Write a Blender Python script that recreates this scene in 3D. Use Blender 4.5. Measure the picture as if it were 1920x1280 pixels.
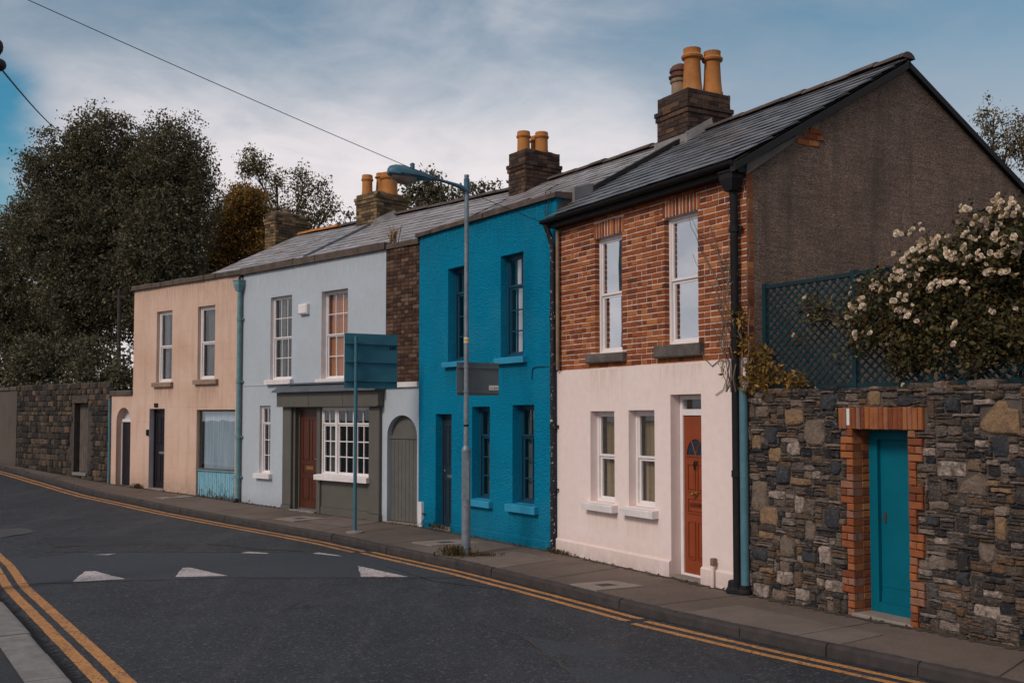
import bpy, math, random
import numpy as np
from math import sin, cos, tan, pi, radians, sqrt, atan2
from mathutils import Vector, Matrix

for o in list(bpy.data.objects):
    bpy.data.objects.remove(o)
S = bpy.context.scene
COL = S.collection

# ------------------------------------------------------------------ camera
cd = bpy.data.cameras.new('camera')
cam = bpy.data.objects.new('camera', cd)
COL.objects.link(cam)
cam.location = (0, 0, 2.0)
cam.rotation_euler = (radians(92.5), 0, 0)
cd.sensor_width = 36
cd.lens = 35.625
cd.shift_y = 0.0276
cd.clip_start = 0.05
cd.clip_end = 2000
S.camera = cam

# ------------------------------------------------------------------ light
SUN_AZ, SUN_EL = radians(226), radians(38)
W = bpy.data.worlds.new('World')
S.world = W
W.use_nodes = True
wn, wl = W.node_tree.nodes, W.node_tree.links
wn.clear()


def wnode(t, **k):
    n = wn.new(t)
    for a, v in k.items():
        setattr(n, a, v)
    return n


def wmath(op, a, b=None, clamp=False):
    n = wnode('ShaderNodeMath', operation=op, use_clamp=clamp)
    for i, x in enumerate((a, b)):
        if x is None:
            continue
        if isinstance(x, (int, float)):
            n.inputs[i].default_value = x
        else:
            wl.new(x, n.inputs[i])
    return n.outputs[0]


def wmix(f, a, b):
    n = wnode('ShaderNodeMix', data_type='RGBA')
    for i, x in ((0, f), (6, a), (7, b)):
        if isinstance(x, (int, float)):
            n.inputs[i].default_value = x
        elif isinstance(x, tuple):
            n.inputs[i].default_value = (*x, 1)
        else:
            wl.new(x, n.inputs[i])
    return n.outputs[2]


def wramp(v, lo, hi):
    n = wnode('ShaderNodeMapRange', interpolation_type='SMOOTHSTEP')
    wl.new(v, n.inputs[0])
    n.inputs[1].default_value = lo
    n.inputs[2].default_value = hi
    return n.outputs[0]


sky = wnode('ShaderNodeTexSky', sky_type='NISHITA', sun_disc=False)
sky.sun_elevation = SUN_EL
sky.sun_rotation = SUN_AZ
sky.air_density = 1.3
sky.dust_density = 1.2
sky.ozone_density = 1.4
tc = wnode('ShaderNodeTexCoord')
mp = wnode('ShaderNodeMapping')
mp.inputs['Scale'].default_value = (1.0, 1.0, 2.4)
mp.inputs['Location'].default_value = (0.35, 0.1, 0.2)
wl.new(tc.outputs['Generated'], mp.inputs[0])


def wnoise(scale, detail=6, rough=0.55, dist=0.0):
    n = wnode('ShaderNodeTexNoise')
    n.inputs['Scale'].default_value = scale
    n.inputs['Detail'].default_value = detail
    n.inputs['Roughness'].default_value = rough
    n.inputs['Distortion'].default_value = dist
    wl.new(mp.outputs[0], n.inputs['Vector'])
    return n.outputs[0]


def wdot(v):
    n = wnode('ShaderNodeVectorMath', operation='DOT_PRODUCT')
    wl.new(tc.outputs['Generated'], n.inputs[0])
    n.inputs[1].default_value = Vector(v).normalized()
    return n.outputs['Value']


n1 = wnoise(2.2, 8, 0.58, 0.4)
n2 = wnoise(5.5, 5, 0.55, 0.6)
sep = wnode('ShaderNodeSeparateXYZ')
wl.new(tc.outputs['Generated'], sep.inputs[0])
elev = sep.outputs[2]
n3 = wnoise(13.0, 6, 0.62, 0.5)
cover = wmath('ADD', wmath('MULTIPLY', wramp(n1, 0.30, 0.62), 0.55), 0.60)
cover = wmath('ADD', cover, wmath('MULTIPLY', wmath('SUBTRACT', wmath('ADD', wmath('MULTIPLY', n2, 0.6), wmath('MULTIPLY', n3, 0.4)), 0.5), 0.6))
ev = wmath('ADD', elev, wmath('MULTIPLY', wmath('SUBTRACT', n1, 0.5), 0.22))
thin = wmath('SUBTRACT', wramp(ev, 0.21, 0.37), wmath('MULTIPLY', wramp(ev, 0.46, 0.64), 0.8), True)   # thinner belt in the veil; unseen overhead cloud thickened for less blue ambient light
cover = wmath('SUBTRACT', cover, wmath('MULTIPLY', thin, 0.72), True)
gap1 = wramp(wmath('ADD', wdot((-0.52, 0.86, 0.215)), wmath('MULTIPLY', wmath('SUBTRACT', n2, 0.5), 0.012)), 0.9900, 0.9978)   # clear gap low on the left
gap2 = wramp(wdot((0.50, 0.86, 0.36)), 0.90, 0.995)        # clearer sky to the upper right
cover = wmath('SUBTRACT', cover, wmath('MULTIPLY', gap1, 0.95), True)
cover = wmath('SUBTRACT', cover, wmath('MULTIPLY', gap2, 0.06), True)
low = wramp(elev, 0.36, 0.10)
cen = wramp(wdot((-0.14, 0.97, 0.19)), 0.90, 1.0)
bright = wmath('ADD', wmath('ADD', wmath('MULTIPLY', n2, 0.75), wmath('SUBTRACT', wmath('MULTIPLY', n3, 0.25), 0.22)), wmath('ADD', wmath('MULTIPLY', low, 0.25), wmath('MULTIPLY', cen, 0.42)))
bright = wramp(bright, 0.34, 0.88)
ccol = wmix(bright, (4.1, 4.25, 4.8), (7.9, 7.35, 7.5))
hs = wnode('ShaderNodeHueSaturation')
hs.inputs['Hue'].default_value = 0.485
hs.inputs['Saturation'].default_value = 1.12
hs.inputs['Value'].default_value = 0.84
wl.new(sky.outputs[0], hs.inputs['Color'])
hs2 = wnode('ShaderNodeHueSaturation')
hs2.inputs['Hue'].default_value = 0.485
hs2.inputs['Saturation'].default_value = 1.75
hs2.inputs['Value'].default_value = 0.86
wl.new(sky.outputs[0], hs2.inputs['Color'])
final = wmix(cover, wmix(gap1, hs.outputs[0], hs2.outputs[0]), ccol)
bg = wnode('ShaderNodeBackground')
bg.inputs['Strength'].default_value = 0.09
wl.new(final, bg.inputs[0])
wo = wnode('ShaderNodeOutputWorld')
wl.new(bg.outputs[0], wo.inputs[0])

ld = bpy.data.lights.new('sun', 'SUN')
ld.energy = 1.5
ld.angle = radians(15)
ld.color = (1.0, 0.885, 0.775)
sun = bpy.data.objects.new('sun', ld)
COL.objects.link(sun)
sd = Vector((sin(SUN_AZ) * cos(SUN_EL), cos(SUN_AZ) * cos(SUN_EL), sin(SUN_EL)))
sun.rotation_euler = sd.to_track_quat('Z', 'Y').to_euler()
sun.location = sd * 60

vs = S.view_settings
vs.view_transform = 'Standard'
vs.look = 'None'
vs.exposure = 0.25
vs.gamma = 1.0
vs.use_curve_mapping = False
S.render.engine = 'CYCLES'
S.cycles.max_bounces = 6
S.cycles.transparent_max_bounces = 12

# ------------------------------------------------------------------ materials
MATS = {}


class NB:
    """small node helper for one material"""

    def __init__(s, name):
        s.m = bpy.data.materials.new(name)
        s.m.use_nodes = True
        s.n, s.l = s.m.node_tree.nodes, s.m.node_tree.links
        s.n.clear()
        s.out = s.n.new('ShaderNodeOutputMaterial')
        s.p = s.n.new('ShaderNodeBsdfPrincipled')
        s.l.new(s.p.outputs[0], s.out.inputs[0])
        s.tc = s.n.new('ShaderNodeTexCoord')
        s.co = s.tc.outputs['Object']
        MATS[name] = s.m

    def set(s, sock, v):
        if isinstance(v, (int, float)):
            sock.default_value = v
        elif isinstance(v, tuple):
            sock.default_value = (*v, 1) if len(v) == 3 and sock.type == 'RGBA' else v
        else:
            s.l.new(v, sock)

    def scaled(s, sc, co=None, loc=(0, 0, 0)):
        n = s.n.new('ShaderNodeMapping')
        n.inputs['Scale'].default_value = sc
        n.inputs['Location'].default_value = loc
        s.l.new(co or s.co, n.inputs[0])
        return n.outputs[0]

    def noise(s, scale, detail=4, rough=0.55, dist=0.0, co=None):
        n = s.n.new('ShaderNodeTexNoise')
        for k, v in (('Scale', scale), ('Detail', detail), ('Roughness', rough), ('Distortion', dist)):
            n.inputs[k].default_value = v
        s.l.new(co or s.co, n.inputs['Vector'])
        return n.outputs[0]

    def vor(s, scale, feat='F1', co=None, rnd=1.0, out=0):
        n = s.n.new('ShaderNodeTexVoronoi')
        n.feature = feat
        n.inputs['Scale'].default_value = scale
        n.inputs['Randomness'].default_value = rnd
        s.l.new(co or s.co, n.inputs['Vector'])
        return n.outputs[out]

    def math(s, op, a, b=0.0, clamp=False):
        n = s.n.new('ShaderNodeMath')
        n.operation = op
        n.use_clamp = clamp
        s.set(n.inputs[0], a)
        s.set(n.inputs[1], b)
        return n.outputs[0]

    def rng(s, v, lo, hi, a=0.0, b=1.0):
        n = s.n.new('ShaderNodeMapRange')
        s.set(n.inputs[0], v)
        for i, x in ((1, lo), (2, hi), (3, a), (4, b)):
            n.inputs[i].default_value = x
        return n.outputs[0]

    def mix(s, f, a, b, mode='MIX'):
        n = s.n.new('ShaderNodeMix')
        n.data_type = 'RGBA'
        n.blend_type = mode
        s.set(n.inputs[0], f)
        s.set(n.inputs[6], a)
        s.set(n.inputs[7], b)
        return n.outputs[2]

    def ramp(s, v, stops, const=False):
        n = s.n.new('ShaderNodeValToRGB')
        if const:
            n.color_ramp.interpolation = 'CONSTANT'
        e = n.color_ramp.elements
        while len(e) < len(stops):
            e.new(0.5)
        for i, (p, c) in enumerate(stops):
            e[i].position = p
            e[i].color = (*c, 1)
        s.l.new(v, n.inputs[0])
        return n.outputs[0]

    def rnd(s):
        """a random number per piece: per object and, in joined pieces, per island"""
        a = s.n.new('ShaderNodeObjectInfo').outputs['Random']
        b = s.n.new('ShaderNodeNewGeometry').outputs['Random Per Island']
        return s.math('FRACT', s.math('ADD', a, b))

    def bump(s, h, strength=0.5, dist=0.01, prev=None):
        n = s.n.new('ShaderNodeBump')
        n.inputs['Strength'].default_value = strength
        n.inputs['Distance'].default_value = dist
        s.l.new(h, n.inputs['Height'])
        if prev is not None:
            s.l.new(prev, n.inputs['Normal'])
        return n.outputs[0]

    def done(s, col, rough=0.8, bump=None, spec=0.3, metal=0.0):
        s.set(s.p.inputs['Base Color'], col)
        s.set(s.p.inputs['Roughness'], rough)
        s.p.inputs['Specular IOR Level'].default_value = spec
        s.p.inputs['Metallic'].default_value = metal
        if bump is not None:
            s.l.new(bump, s.p.inputs['Normal'])
        return s.m


def paint(name, col, rough=0.5, var=0.12, scale=3.0, bump=0.15, bscale=40, dirt=0.0, dcol=(0.1, 0.08, 0.06), spec=0.3, metal=0.0, bd=0.003):
    b = NB(name)
    k = b.rng(b.noise(scale, 5, 0.6), 0.3, 0.7, 1 - var, 1 + var)
    c = b.mix(1.0, col, b.mix(0.0, k, k), 'MULTIPLY')
    if dirt:
        c = b.mix(b.math('MULTIPLY', b.rng(b.noise(scale * 2.3, 6, 0.65, 0.5), 0.45, 0.75), dirt, True), c, dcol)
    return b.done(c, rough, b.bump(b.noise(bscale, 4, 0.6), bump, bd) if bump else None, spec, metal)


def weather(b, c, stain, runs=(), base=0.3, zb=0.0, amt=0.55):
    """rain runs under the sills and splash dirt along the foot of a wall, in the wall's own coordinates"""
    sx = b.n.new('ShaderNodeSeparateXYZ')
    b.l.new(b.co, sx.inputs[0])
    x, z = sx.outputs[0], sx.outputs[2]
    fine = b.noise(4.0, 6, 0.65, 0.2, b.scaled((5.0, 5.0, 0.45)))
    blot = b.noise(7, 6, 0.68)
    for (x0, x1, zt, ln) in runs:
        m = b.math('MULTIPLY', b.rng(x, x0 - 0.03, x0 + 0.03), b.rng(x, x1 + 0.03, x1 - 0.03), True)
        m = b.math('MULTIPLY', m, b.rng(z, zt - ln, zt), True)
        m = b.math('MULTIPLY', m, b.rng(z, zt + 0.01, zt), True)
        m = b.math('MULTIPLY', m, b.rng(fine, 0.40, 0.62), True)
        c = b.mix(b.math('MULTIPLY', m, amt, True), c, stain)
    f = b.math('MULTIPLY', b.rng(b.math('ADD', z, b.math('MULTIPLY', b.math('SUBTRACT', blot, 0.5), 0.5)), zb + base, zb + 0.02), b.rng(blot, 0.25, 0.6), True)
    return b.mix(b.math('MULTIPLY', f, 0.6, True), c, tuple(0.62 * q for q in stain))


def render_wall(name, col, stain, stain_amt, streak=0.3, fine=0.12, rough=0.85, runs=(), base=0.3, zb=0.0):
    """painted smooth render: blotches, streaks down the wall, fine grain"""
    b = NB(name)
    big = b.noise(0.9, 6, 0.6, 0.3)
    st = b.noise(2.2, 6, 0.65, 0.2, b.scaled((3.0, 3.0, 0.35)))
    sm = b.noise(9, 5, 0.6)
    c = b.mix(1.0, col, b.rng(sm, 0.3, 0.7, 0.96, 1.04), 'MULTIPLY')
    c = b.mix(b.math('MULTIPLY', b.rng(big, 0.42, 0.72), stain_amt, True), c, stain)
    c = b.mix(b.math('MULTIPLY', b.rng(st, 0.5, 0.75), streak, True), c, stain)
    c = b.mix(b.math('MULTIPLY', b.rng(b.noise(55, 2, 0.5), 0.66, 0.74), 0.35), c, stain)
    c = weather(b, c, stain, runs, base, zb)
    h = b.math('ADD', b.noise(70, 3, 0.6), b.math('MULTIPLY', b.noise(5, 4, 0.6), 1.5))
    return b.done(c, rough, b.bump(h, fine, 0.006), 0.2)


def mats():
    # rendered walls
    render_wall('cream render', (0.80, 0.655, 0.61), (0.60, 0.45, 0.37), 0.14, 0.07, runs=((0.80, 1.52, 0.69, 0.35), (1.68, 2.40, 0.69, 0.35), (0.86, 1.7, 2.60, 0.5), (2.4, 3.25, 2.60, 0.4)), base=0.34)
    b = NB('peach render')
    big = b.noise(0.8, 6, 0.62, 0.4)
    st = b.noise(2.0, 6, 0.65, 0.2, b.scaled((2.6, 2.6, 0.3)))
    c = b.mix(b.rng(big, 0.35, 0.7), (0.655, 0.455, 0.36), (0.55, 0.355, 0.26))
    c = b.mix(b.math('MULTIPLY', b.rng(st, 0.5, 0.75), 0.5, True), c, (0.38, 0.26, 0.19))
    sp = b.math('MULTIPLY', b.rng(b.noise(14, 4, 0.6), 0.62, 0.72), b.rng(b.noise(2.5, 2), 0.45, 0.65))
    c = b.mix(b.math('MULTIPLY', sp, 0.6), c, (0.27, 0.18, 0.13))
    # ruled ashlar joints in the plaster
    br = b.n.new('ShaderNodeTexBrick')
    br.inputs['Scale'].default_value = 1.0
    br.inputs['Brick Width'].default_value = 0.75
    br.inputs['Row Height'].default_value = 0.36
    br.inputs['Mortar Size'].default_value = 0.008
    br.inputs['Mortar Smooth'].default_value = 0.4
    sx = b.n.new('ShaderNodeSeparateXYZ'); b.l.new(b.co, sx.inputs[0])
    cx = b.n.new('ShaderNodeCombineXYZ'); b.l.new(sx.outputs[0], cx.inputs[0]); b.l.new(sx.outputs[2], cx.inputs[1])
    b.l.new(cx.outputs[0], br.inputs['Vector'])
    j = b.math('MULTIPLY', br.outputs['Fac'], b.rng(b.noise(1.6, 4), 0.46, 0.66, 0.0, 0.8), True)
    c = b.mix(b.math('MULTIPLY', j, 0.45), c, (0.33, 0.22, 0.16))
    h = b.math('SUBTRACT', b.math('ADD', b.noise(60, 3), b.math('MULTIPLY', b.noise(4, 5), 2.0)), b.math('MULTIPLY', j, 1.2))
    c = weather(b, c, (0.30, 0.195, 0.14), ((2.03, 2.90, 2.655, 0.55), (3.85, 4.8, 2.685, 0.6), (1.0, 5.7, 5.1, 0.45)), 0.45, 0.15, 0.75)
    b.done(c, 0.9, b.bump(h, 0.3, 0.008), 0.2)
    render_wall('pale blue render', (0.43, 0.475, 0.52), (0.31, 0.325, 0.335), 0.25, 0.14, runs=((1.05, 2.0, 2.62, 0.5), (2.95, 3.9, 2.6, 0.5), (0.62, 1.24, 0.63, 0.4), (0.0, 5.0, 5.08, 0.5)), base=0.34)
    # pebble dashes
    b = NB('blue pebbledash')
    v = b.vor(60, 'SMOOTH_F1')
    nz = b.noise(36, 4, 0.6, 1.6)
    h = b.math('ADD', b.math('MULTIPLY', v, -1.3), b.math('MULTIPLY', nz, 1.5))
    c = b.mix(b.rng(b.noise(1.1, 5, 0.6), 0.3, 0.7), (0.001, 0.225, 0.40), (0.001, 0.28, 0.475))
    c = b.mix(b.math('MULTIPLY', b.rng(nz, 0.56, 0.72), 0.30), c, (0.03, 0.36, 0.54))
    c = weather(b, c, (0.012, 0.13, 0.20), ((0.93, 1.7, 2.8, 0.6), (2.56, 3.37, 2.8, 0.6), (1.73, 2.42, 0.5, 0.4), (2.87, 3.66, 0.5, 0.4), (0, 4.1, 5.19, 0.6)), 0.45, 0.0, 0.75)
    c = b.mix(b.math('MULTIPLY', b.rng(b.noise(0.8, 6, 0.65, 0.6), 0.48, 0.68), 0.4), c, (0.03, 0.27, 0.41))
    b.done(c, 0.85, b.bump(h, 1.0, 0.025), 0.08)
    b = NB('brown pebbledash')
    v = b.vor(72, 'F1', b.scaled((1, 1, 1.3)))
    cell = b.vor(72, 'F1', b.scaled((1, 1, 1.3)), out=1)
    sc = b.n.new('ShaderNodeSeparateColor'); b.l.new(cell, sc.inputs[0])
    c = b.ramp(sc.outputs[0], [(0.0, (0.14, 0.088, 0.063)), (0.45, (0.25, 0.165, 0.122)), (0.8, (0.29, 0.195, 0.15)), (0.97, (0.40, 0.30, 0.245))])
    c = b.mix(1.0, c, b.rng(b.noise(0.8, 6, 0.65), 0.3, 0.7, 0.75, 1.2), 'MULTIPLY')
    hz = b.noise(5.0, 5, 0.7, 0.3, b.scaled((0.5, 0.5, 5.0)))
    c = b.mix(1.0, c, b.rng(hz, 0.3, 0.7, 0.72, 1.25), 'MULTIPLY')
    st = b.noise(1.6, 5, 0.6, 0.2, b.scaled((2.5, 2.5, 0.3)))
    c = b.mix(b.math('MULTIPLY', b.rng(st, 0.48, 0.72), 0.6), c, (0.105, 0.078, 0.062))
    c = b.mix(b.math('MULTIPLY', b.rng(b.noise(0.55, 5, 0.65, 0.5), 0.5, 0.7), 0.45), c, (0.13, 0.095, 0.07))
    b.done(c, 0.95, b.bump(b.math('ADD', b.math('MULTIPLY', v, -1.0), b.noise(60, 3)), 1.0, 0.02), 0.15)
    render_wall('roughcast dark', (0.105, 0.085, 0.07), (0.05, 0.042, 0.036), 0.5, 0.6, 0.6)  # colour darkened to hold tree shade on the far street wall
    # bricks
    for nm, stops, dark in (
        ('red brick', [(0.0, (0.12, 0.036, 0.018)), (0.12, (0.19, 0.052, 0.02)), (0.5, (0.265, 0.073, 0.025)), (0.8, (0.31, 0.092, 0.03)), (0.96, (0.42, 0.155, 0.05))], 0.35),
        ('orange brick', [(0.0, (0.15, 0.045, 0.022)), (0.4, (0.26, 0.075, 0.029)), (0.75, (0.33, 0.115, 0.042)), (0.95, (0.25, 0.12, 0.08))], 0.45),
        ('sooty brick', [(0.0, (0.032, 0.022, 0.019)), (0.5, (0.066, 0.040, 0.031)), (0.8, (0.095, 0.055, 0.038)), (0.95, (0.135, 0.072, 0.045))], 0.6),
        ('umber brick', [(0.0, (0.04, 0.022, 0.017)), (0.5, (0.078, 0.041, 0.028)), (0.8, (0.11, 0.06, 0.038)), (0.95, (0.15, 0.09, 0.06))], 0.6),
        ('yellow brown brick', [(0.0, (0.055, 0.040, 0.030)), (0.4, (0.13, 0.085, 0.05)), (0.75, (0.20, 0.125, 0.06)), (0.95, (0.27, 0.18, 0.09))], 0.6)):
        b = NB(nm)
        r = b.rnd()
        c = b.ramp(r, stops)
        nz = b.noise(9, 5, 0.65, 0.4)
        c = b.mix(b.math('MULTIPLY', b.rng(nz, 0.5, 0.75), dark, True), c, tuple(x * 0.35 for x in stops[1][1]))
        c = b.mix(b.math('MULTIPLY', b.rng(b.noise(30, 3), 0.62, 0.75), 0.30, True), c, (0.36, 0.27, 0.21))
        b.done(c, 0.9, b.bump(b.math('ADD', b.noise(50, 4, 0.65), b.noise(13, 3)), 0.55, 0.006), 0.2)
    paint('pale mortar', (0.68, 0.50, 0.43), 0.95, 0.22, 6, 0.5, 60, 0.25, (0.2, 0.15, 0.12))
    paint('grey mortar', (0.095, 0.077, 0.065), 0.95, 0.3, 5, 0.6, 50)
    paint('dark mortar', (0.065, 0.052, 0.044), 0.95, 0.3, 5, 0.6, 50)
    # rubble stone
    b = NB('rubble stone')
    r = b.rnd()
    STOPS = [(0.0, (0.024, 0.028, 0.037)), (0.15, (0.044, 0.042, 0.044)), (0.25, (0.095, 0.073, 0.058)), (0.35, (0.20, 0.147, 0.112)), (0.45, (0.055, 0.049, 0.047)), (0.53, (0.32, 0.24, 0.195)), (0.61, (0.115, 0.086, 0.068)), (0.70, (0.28, 0.155, 0.08)), (0.78, (0.06, 0.055, 0.055)), (0.88, (0.44, 0.345, 0.295)), (1.0, (0.16, 0.105, 0.072))]
    c1 = b.ramp(r, STOPS)
    c2 = b.ramp(b.math('FRACT', b.math('MULTIPLY', r, 7.31)), STOPS)
    strat = b.noise(9, 6, 0.7, 1.2, b.scaled((1, 1, 4.5)))
    c = b.mix(b.math('MULTIPLY', b.rng(strat, 0.46, 0.60), 0.75, True), c1, c2)
    c = b.mix(b.math('MULTIPLY', b.rng(b.noise(17, 6, 0.72, 1.0, b.scaled((1, 1, 2.6))), 0.52, 0.66), 0.7, True), c, (0.036, 0.033, 0.033))
    c = b.mix(b.math('MULTIPLY', b.rng(b.noise(24, 5, 0.72, 0.8), 0.57, 0.68), 0.55, True), c, (0.46, 0.375, 0.32))
    c = b.mix(1.0, c, b.rng(b.noise(60, 3, 0.6), 0.3, 0.7, 0.7, 1.25), 'MULTIPLY')
    h = b.math('ADD', b.math('MULTIPLY', b.noise(15, 6, 0.72, 1.0, b.scaled((1, 1, 3.5))), 2.2), b.noise(60, 4))
    b.done(c, 0.88, b.bump(h, 1.0, 0.022), 0.25)
    for nm, a1, a2 in (('tan stone', (0.29, 0.175, 0.095), (0.16, 0.105, 0.065)), ('pale stone', (0.42, 0.325, 0.275), (0.11, 0.087, 0.073)), ('slate stone', (0.024, 0.029, 0.04), (0.06, 0.055, 0.054)), ('brown stone', (0.21, 0.15, 0.112), (0.115, 0.088, 0.07))):
        b = NB(nm)
        c = b.mix(b.rng(b.noise(11, 6, 0.72, 1.0), 0.38, 0.62), a1, a2)
        c = b.mix(b.math('MULTIPLY', b.rng(b.noise(20, 5, 0.7), 0.55, 0.70), 0.6, True), c, tuple(0.35 * x for x in a2))
        c = b.mix(b.math('MULTIPLY', b.rng(b.noise(31, 5, 0.7, 0.7), 0.60, 0.70), 0.4, True), c, (0.46, 0.375, 0.32))
        b.done(c, 0.88, b.bump(b.math('ADD', b.math('MULTIPLY', b.noise(14, 6, 0.7, 0.6), 1.5), b.noise(70, 3)), 0.8, 0.014), 0.25)
    b = NB('shade-darkened rubble')  # stone colours lowered to carry the shade of the trees above
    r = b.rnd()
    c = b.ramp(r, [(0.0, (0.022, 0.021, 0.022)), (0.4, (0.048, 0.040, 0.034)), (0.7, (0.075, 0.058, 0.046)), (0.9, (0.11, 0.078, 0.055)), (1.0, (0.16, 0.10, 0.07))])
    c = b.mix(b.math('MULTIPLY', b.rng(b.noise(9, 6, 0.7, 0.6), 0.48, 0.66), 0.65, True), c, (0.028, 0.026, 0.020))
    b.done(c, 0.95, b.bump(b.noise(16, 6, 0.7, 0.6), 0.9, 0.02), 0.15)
    # slates
    b = NB('slate')
    r = b.rnd()
    c = b.ramp(r, [(0.0, (0.075, 0.08, 0.09)), (0.5, (0.11, 0.113, 0.123)), (0.85, (0.145, 0.147, 0.158)), (1.0, (0.16, 0.135, 0.13))])
    c = b.mix(b.math('MULTIPLY', b.rng(b.noise(4, 6, 0.65), 0.5, 0.75), 0.5, True), c, (0.14, 0.115, 0.095))
    b.done(c, 0.42, b.bump(b.noise(30, 5, 0.6), 0.4, 0.004), 0.5)
    b = NB('weathered slate')
    r = b.rnd()
    c = b.ramp(r, [(0.0, (0.24, 0.22, 0.222)), (0.5, (0.30, 0.278, 0.285)), (1.0, (0.36, 0.345, 0.35))])
    c = b.mix(b.math('MULTIPLY', b.rng(b.noise(2.2, 6, 0.65), 0.48, 0.75), 0.6, True), c, (0.17, 0.125, 0.095))
    b.done(c, 0.5, b.bump(b.noise(30, 5, 0.6), 0.4, 0.004), 0.45)
    paint('coping stone', (0.10, 0.073, 0.06), 0.95, 0.35, 4, 0.8, 25, 0.4, (0.06, 0.05, 0.042), bd=0.01)
    paint('ridge tile', (0.09, 0.065, 0.055), 0.9, 0.35, 4, 0.5, 25, 0.4, (0.07, 0.06, 0.055))
    paint('lead flashing', (0.20, 0.185, 0.18), 0.7, 0.3, 3, 0.4, 15)
    b = NB('terracotta')
    c = b.mix(b.rng(b.noise(5, 5, 0.65, 0.3), 0.3, 0.7), (0.46, 0.185, 0.045), (0.36, 0.13, 0.035))
    c = b.mix(b.math('MULTIPLY', b.rng(b.noise(3, 6, 0.7, 0.2, b.scaled((2, 2, 0.6))), 0.5, 0.75), 0.5, True), c, (0.15, 0.075, 0.035))
    b.done(c, 0.75, b.bump(b.noise(40, 4), 0.3, 0.004), 0.3)
    paint('buff clay', (0.24, 0.165, 0.11), 0.85, 0.3, 5, 0.4, 30, 0.4, (0.1, 0.06, 0.045))
    paint('brown clay', (0.115, 0.05, 0.036), 0.7, 0.3, 6, 0.4, 30)
    # joinery and metal
    paint('white paint', (0.76, 0.70, 0.69), 0.4, 0.06, 4, 0.08, 30, 0.18, (0.42, 0.36, 0.32))
    paint('white sill', (0.72, 0.66, 0.65), 0.6, 0.08, 4, 0.2, 30, 0.25, (0.4, 0.33, 0.28))
    paint('grey sill', (0.12, 0.10, 0.088), 0.95, 0.3, 8, 0.7, 40, 0.4, (0.05, 0.045, 0.04), bd=0.006)
    paint('peach sill', (0.30, 0.20, 0.145), 0.9, 0.2, 6, 0.4, 40, 0.3)
    paint('blue sill', (0.025, 0.27, 0.44), 0.55, 0.1, 5, 0.15, 30, 0.15, (0.02, 0.1, 0.15))
    paint('blue frame', (0.008, 0.058, 0.10), 0.45, 0.1, 5, 0.1, 30)
    paint('navy door', (0.016, 0.030, 0.048), 0.45, 0.15, 5, 0.1, 30)
    paint('black door', (0.016, 0.013, 0.018), 0.4, 0.1, 5, 0.1, 30)
    paint('lilac reveal', (0.52, 0.46, 0.47), 0.8, 0.1, 4, 0.2, 40, 0.3, (0.3, 0.22, 0.18))
    paint('orange door', (0.25, 0.050, 0.015), 0.38, 0.10, 5, 0.1, 30, 0.12, (0.14, 0.035, 0.015))
    b = NB('brown door')
    w = b.noise(6, 5, 0.6, 0.5, b.scaled((14, 14, 0.7)))
    b.done(b.mix(b.rng(w, 0.3, 0.7), (0.062, 0.018, 0.010), (0.10, 0.030, 0.014)), 0.35, b.bump(w, 0.2, 0.003), 0.4)  # browns taken down to include the shading of the door recess
    paint('olive paint', (0.105, 0.097, 0.082), 0.5, 0.08, 3, 0.1, 30, 0.18, (0.06, 0.055, 0.045))
    paint('grey boards', (0.115, 0.108, 0.098), 0.6, 0.10, 5, 0.2, 40, 0.25, (0.065, 0.058, 0.05))
    paint('grey timber', (0.105, 0.085, 0.072), 0.85, 0.25, 5, 0.4, 40)
    paint('lead roofing', (0.085, 0.095, 0.11), 0.6, 0.2, 3, 0.3, 12)
    b = NB('flaking blue paint')
    f = b.rng(b.noise(9, 6, 0.7, 0.4, b.scaled((2.2, 2.2, 0.5))), 0.55, 0.62)
    gz = b.n.new('ShaderNodeSeparateXYZ'); b.l.new(b.co, gz.inputs[0])
    f2 = b.rng(b.math('SUBTRACT', b.noise(11, 5, 0.7, 0.3, b.scaled((2, 2, 0.6))), b.math('MULTIPLY', gz.outputs[2], 0.62)), 0.36, 0.46)
    b.done(b.mix(b.math('MAXIMUM', b.math('MULTIPLY', f, 0.6), f2), b.mix(b.rng(b.noise(4, 4), 0.3, 0.7), (0.16, 0.37, 0.47), (0.22, 0.42, 0.50)), (0.05, 0.05, 0.055)), 0.7, b.bump(b.noise(25, 4), 0.3, 0.004))
    paint('teal door', (0.002, 0.118, 0.172), 0.45, 0.12, 2, 0.08, 12, 0.22, (0.004, 0.06, 0.085), spec=0.12)
    paint('teal pipe', (0.075, 0.170, 0.21), 0.5, 0.15, 8, 0.15, 40, 0.35, (0.05, 0.09, 0.11))
    paint('sea green pipe', (0.14, 0.26, 0.28), 0.5, 0.2, 8, 0.15, 40, 0.3, (0.08, 0.13, 0.14))
    paint('black iron', (0.012, 0.011, 0.012), 0.7, 0.2, 8, 0.2, 40, 0.25, (0.05, 0.042, 0.037), spec=0.2)
    b = NB('flecked black iron')
    f = b.rng(b.noise(24, 4, 0.65, 0.3), 0.60, 0.66)
    b.done(b.mix(f, (0.016, 0.016, 0.02), (0.50, 0.45, 0.43)), 0.6, b.bump(b.noise(30, 4), 0.3, 0.004))
    paint('brass', (0.42, 0.24, 0.07), 0.35, 0.15, 8, 0, 10, metal=0.8)
    paint('chrome', (0.5, 0.48, 0.46), 0.25, 0.1, 8, 0, 10, metal=0.9)
    b = NB('galvanised steel')
    c = b.mix(b.rng(b.noise(9, 5, 0.65, 0.4), 0.35, 0.65), (0.15, 0.185, 0.215), (0.23, 0.265, 0.29))
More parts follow.
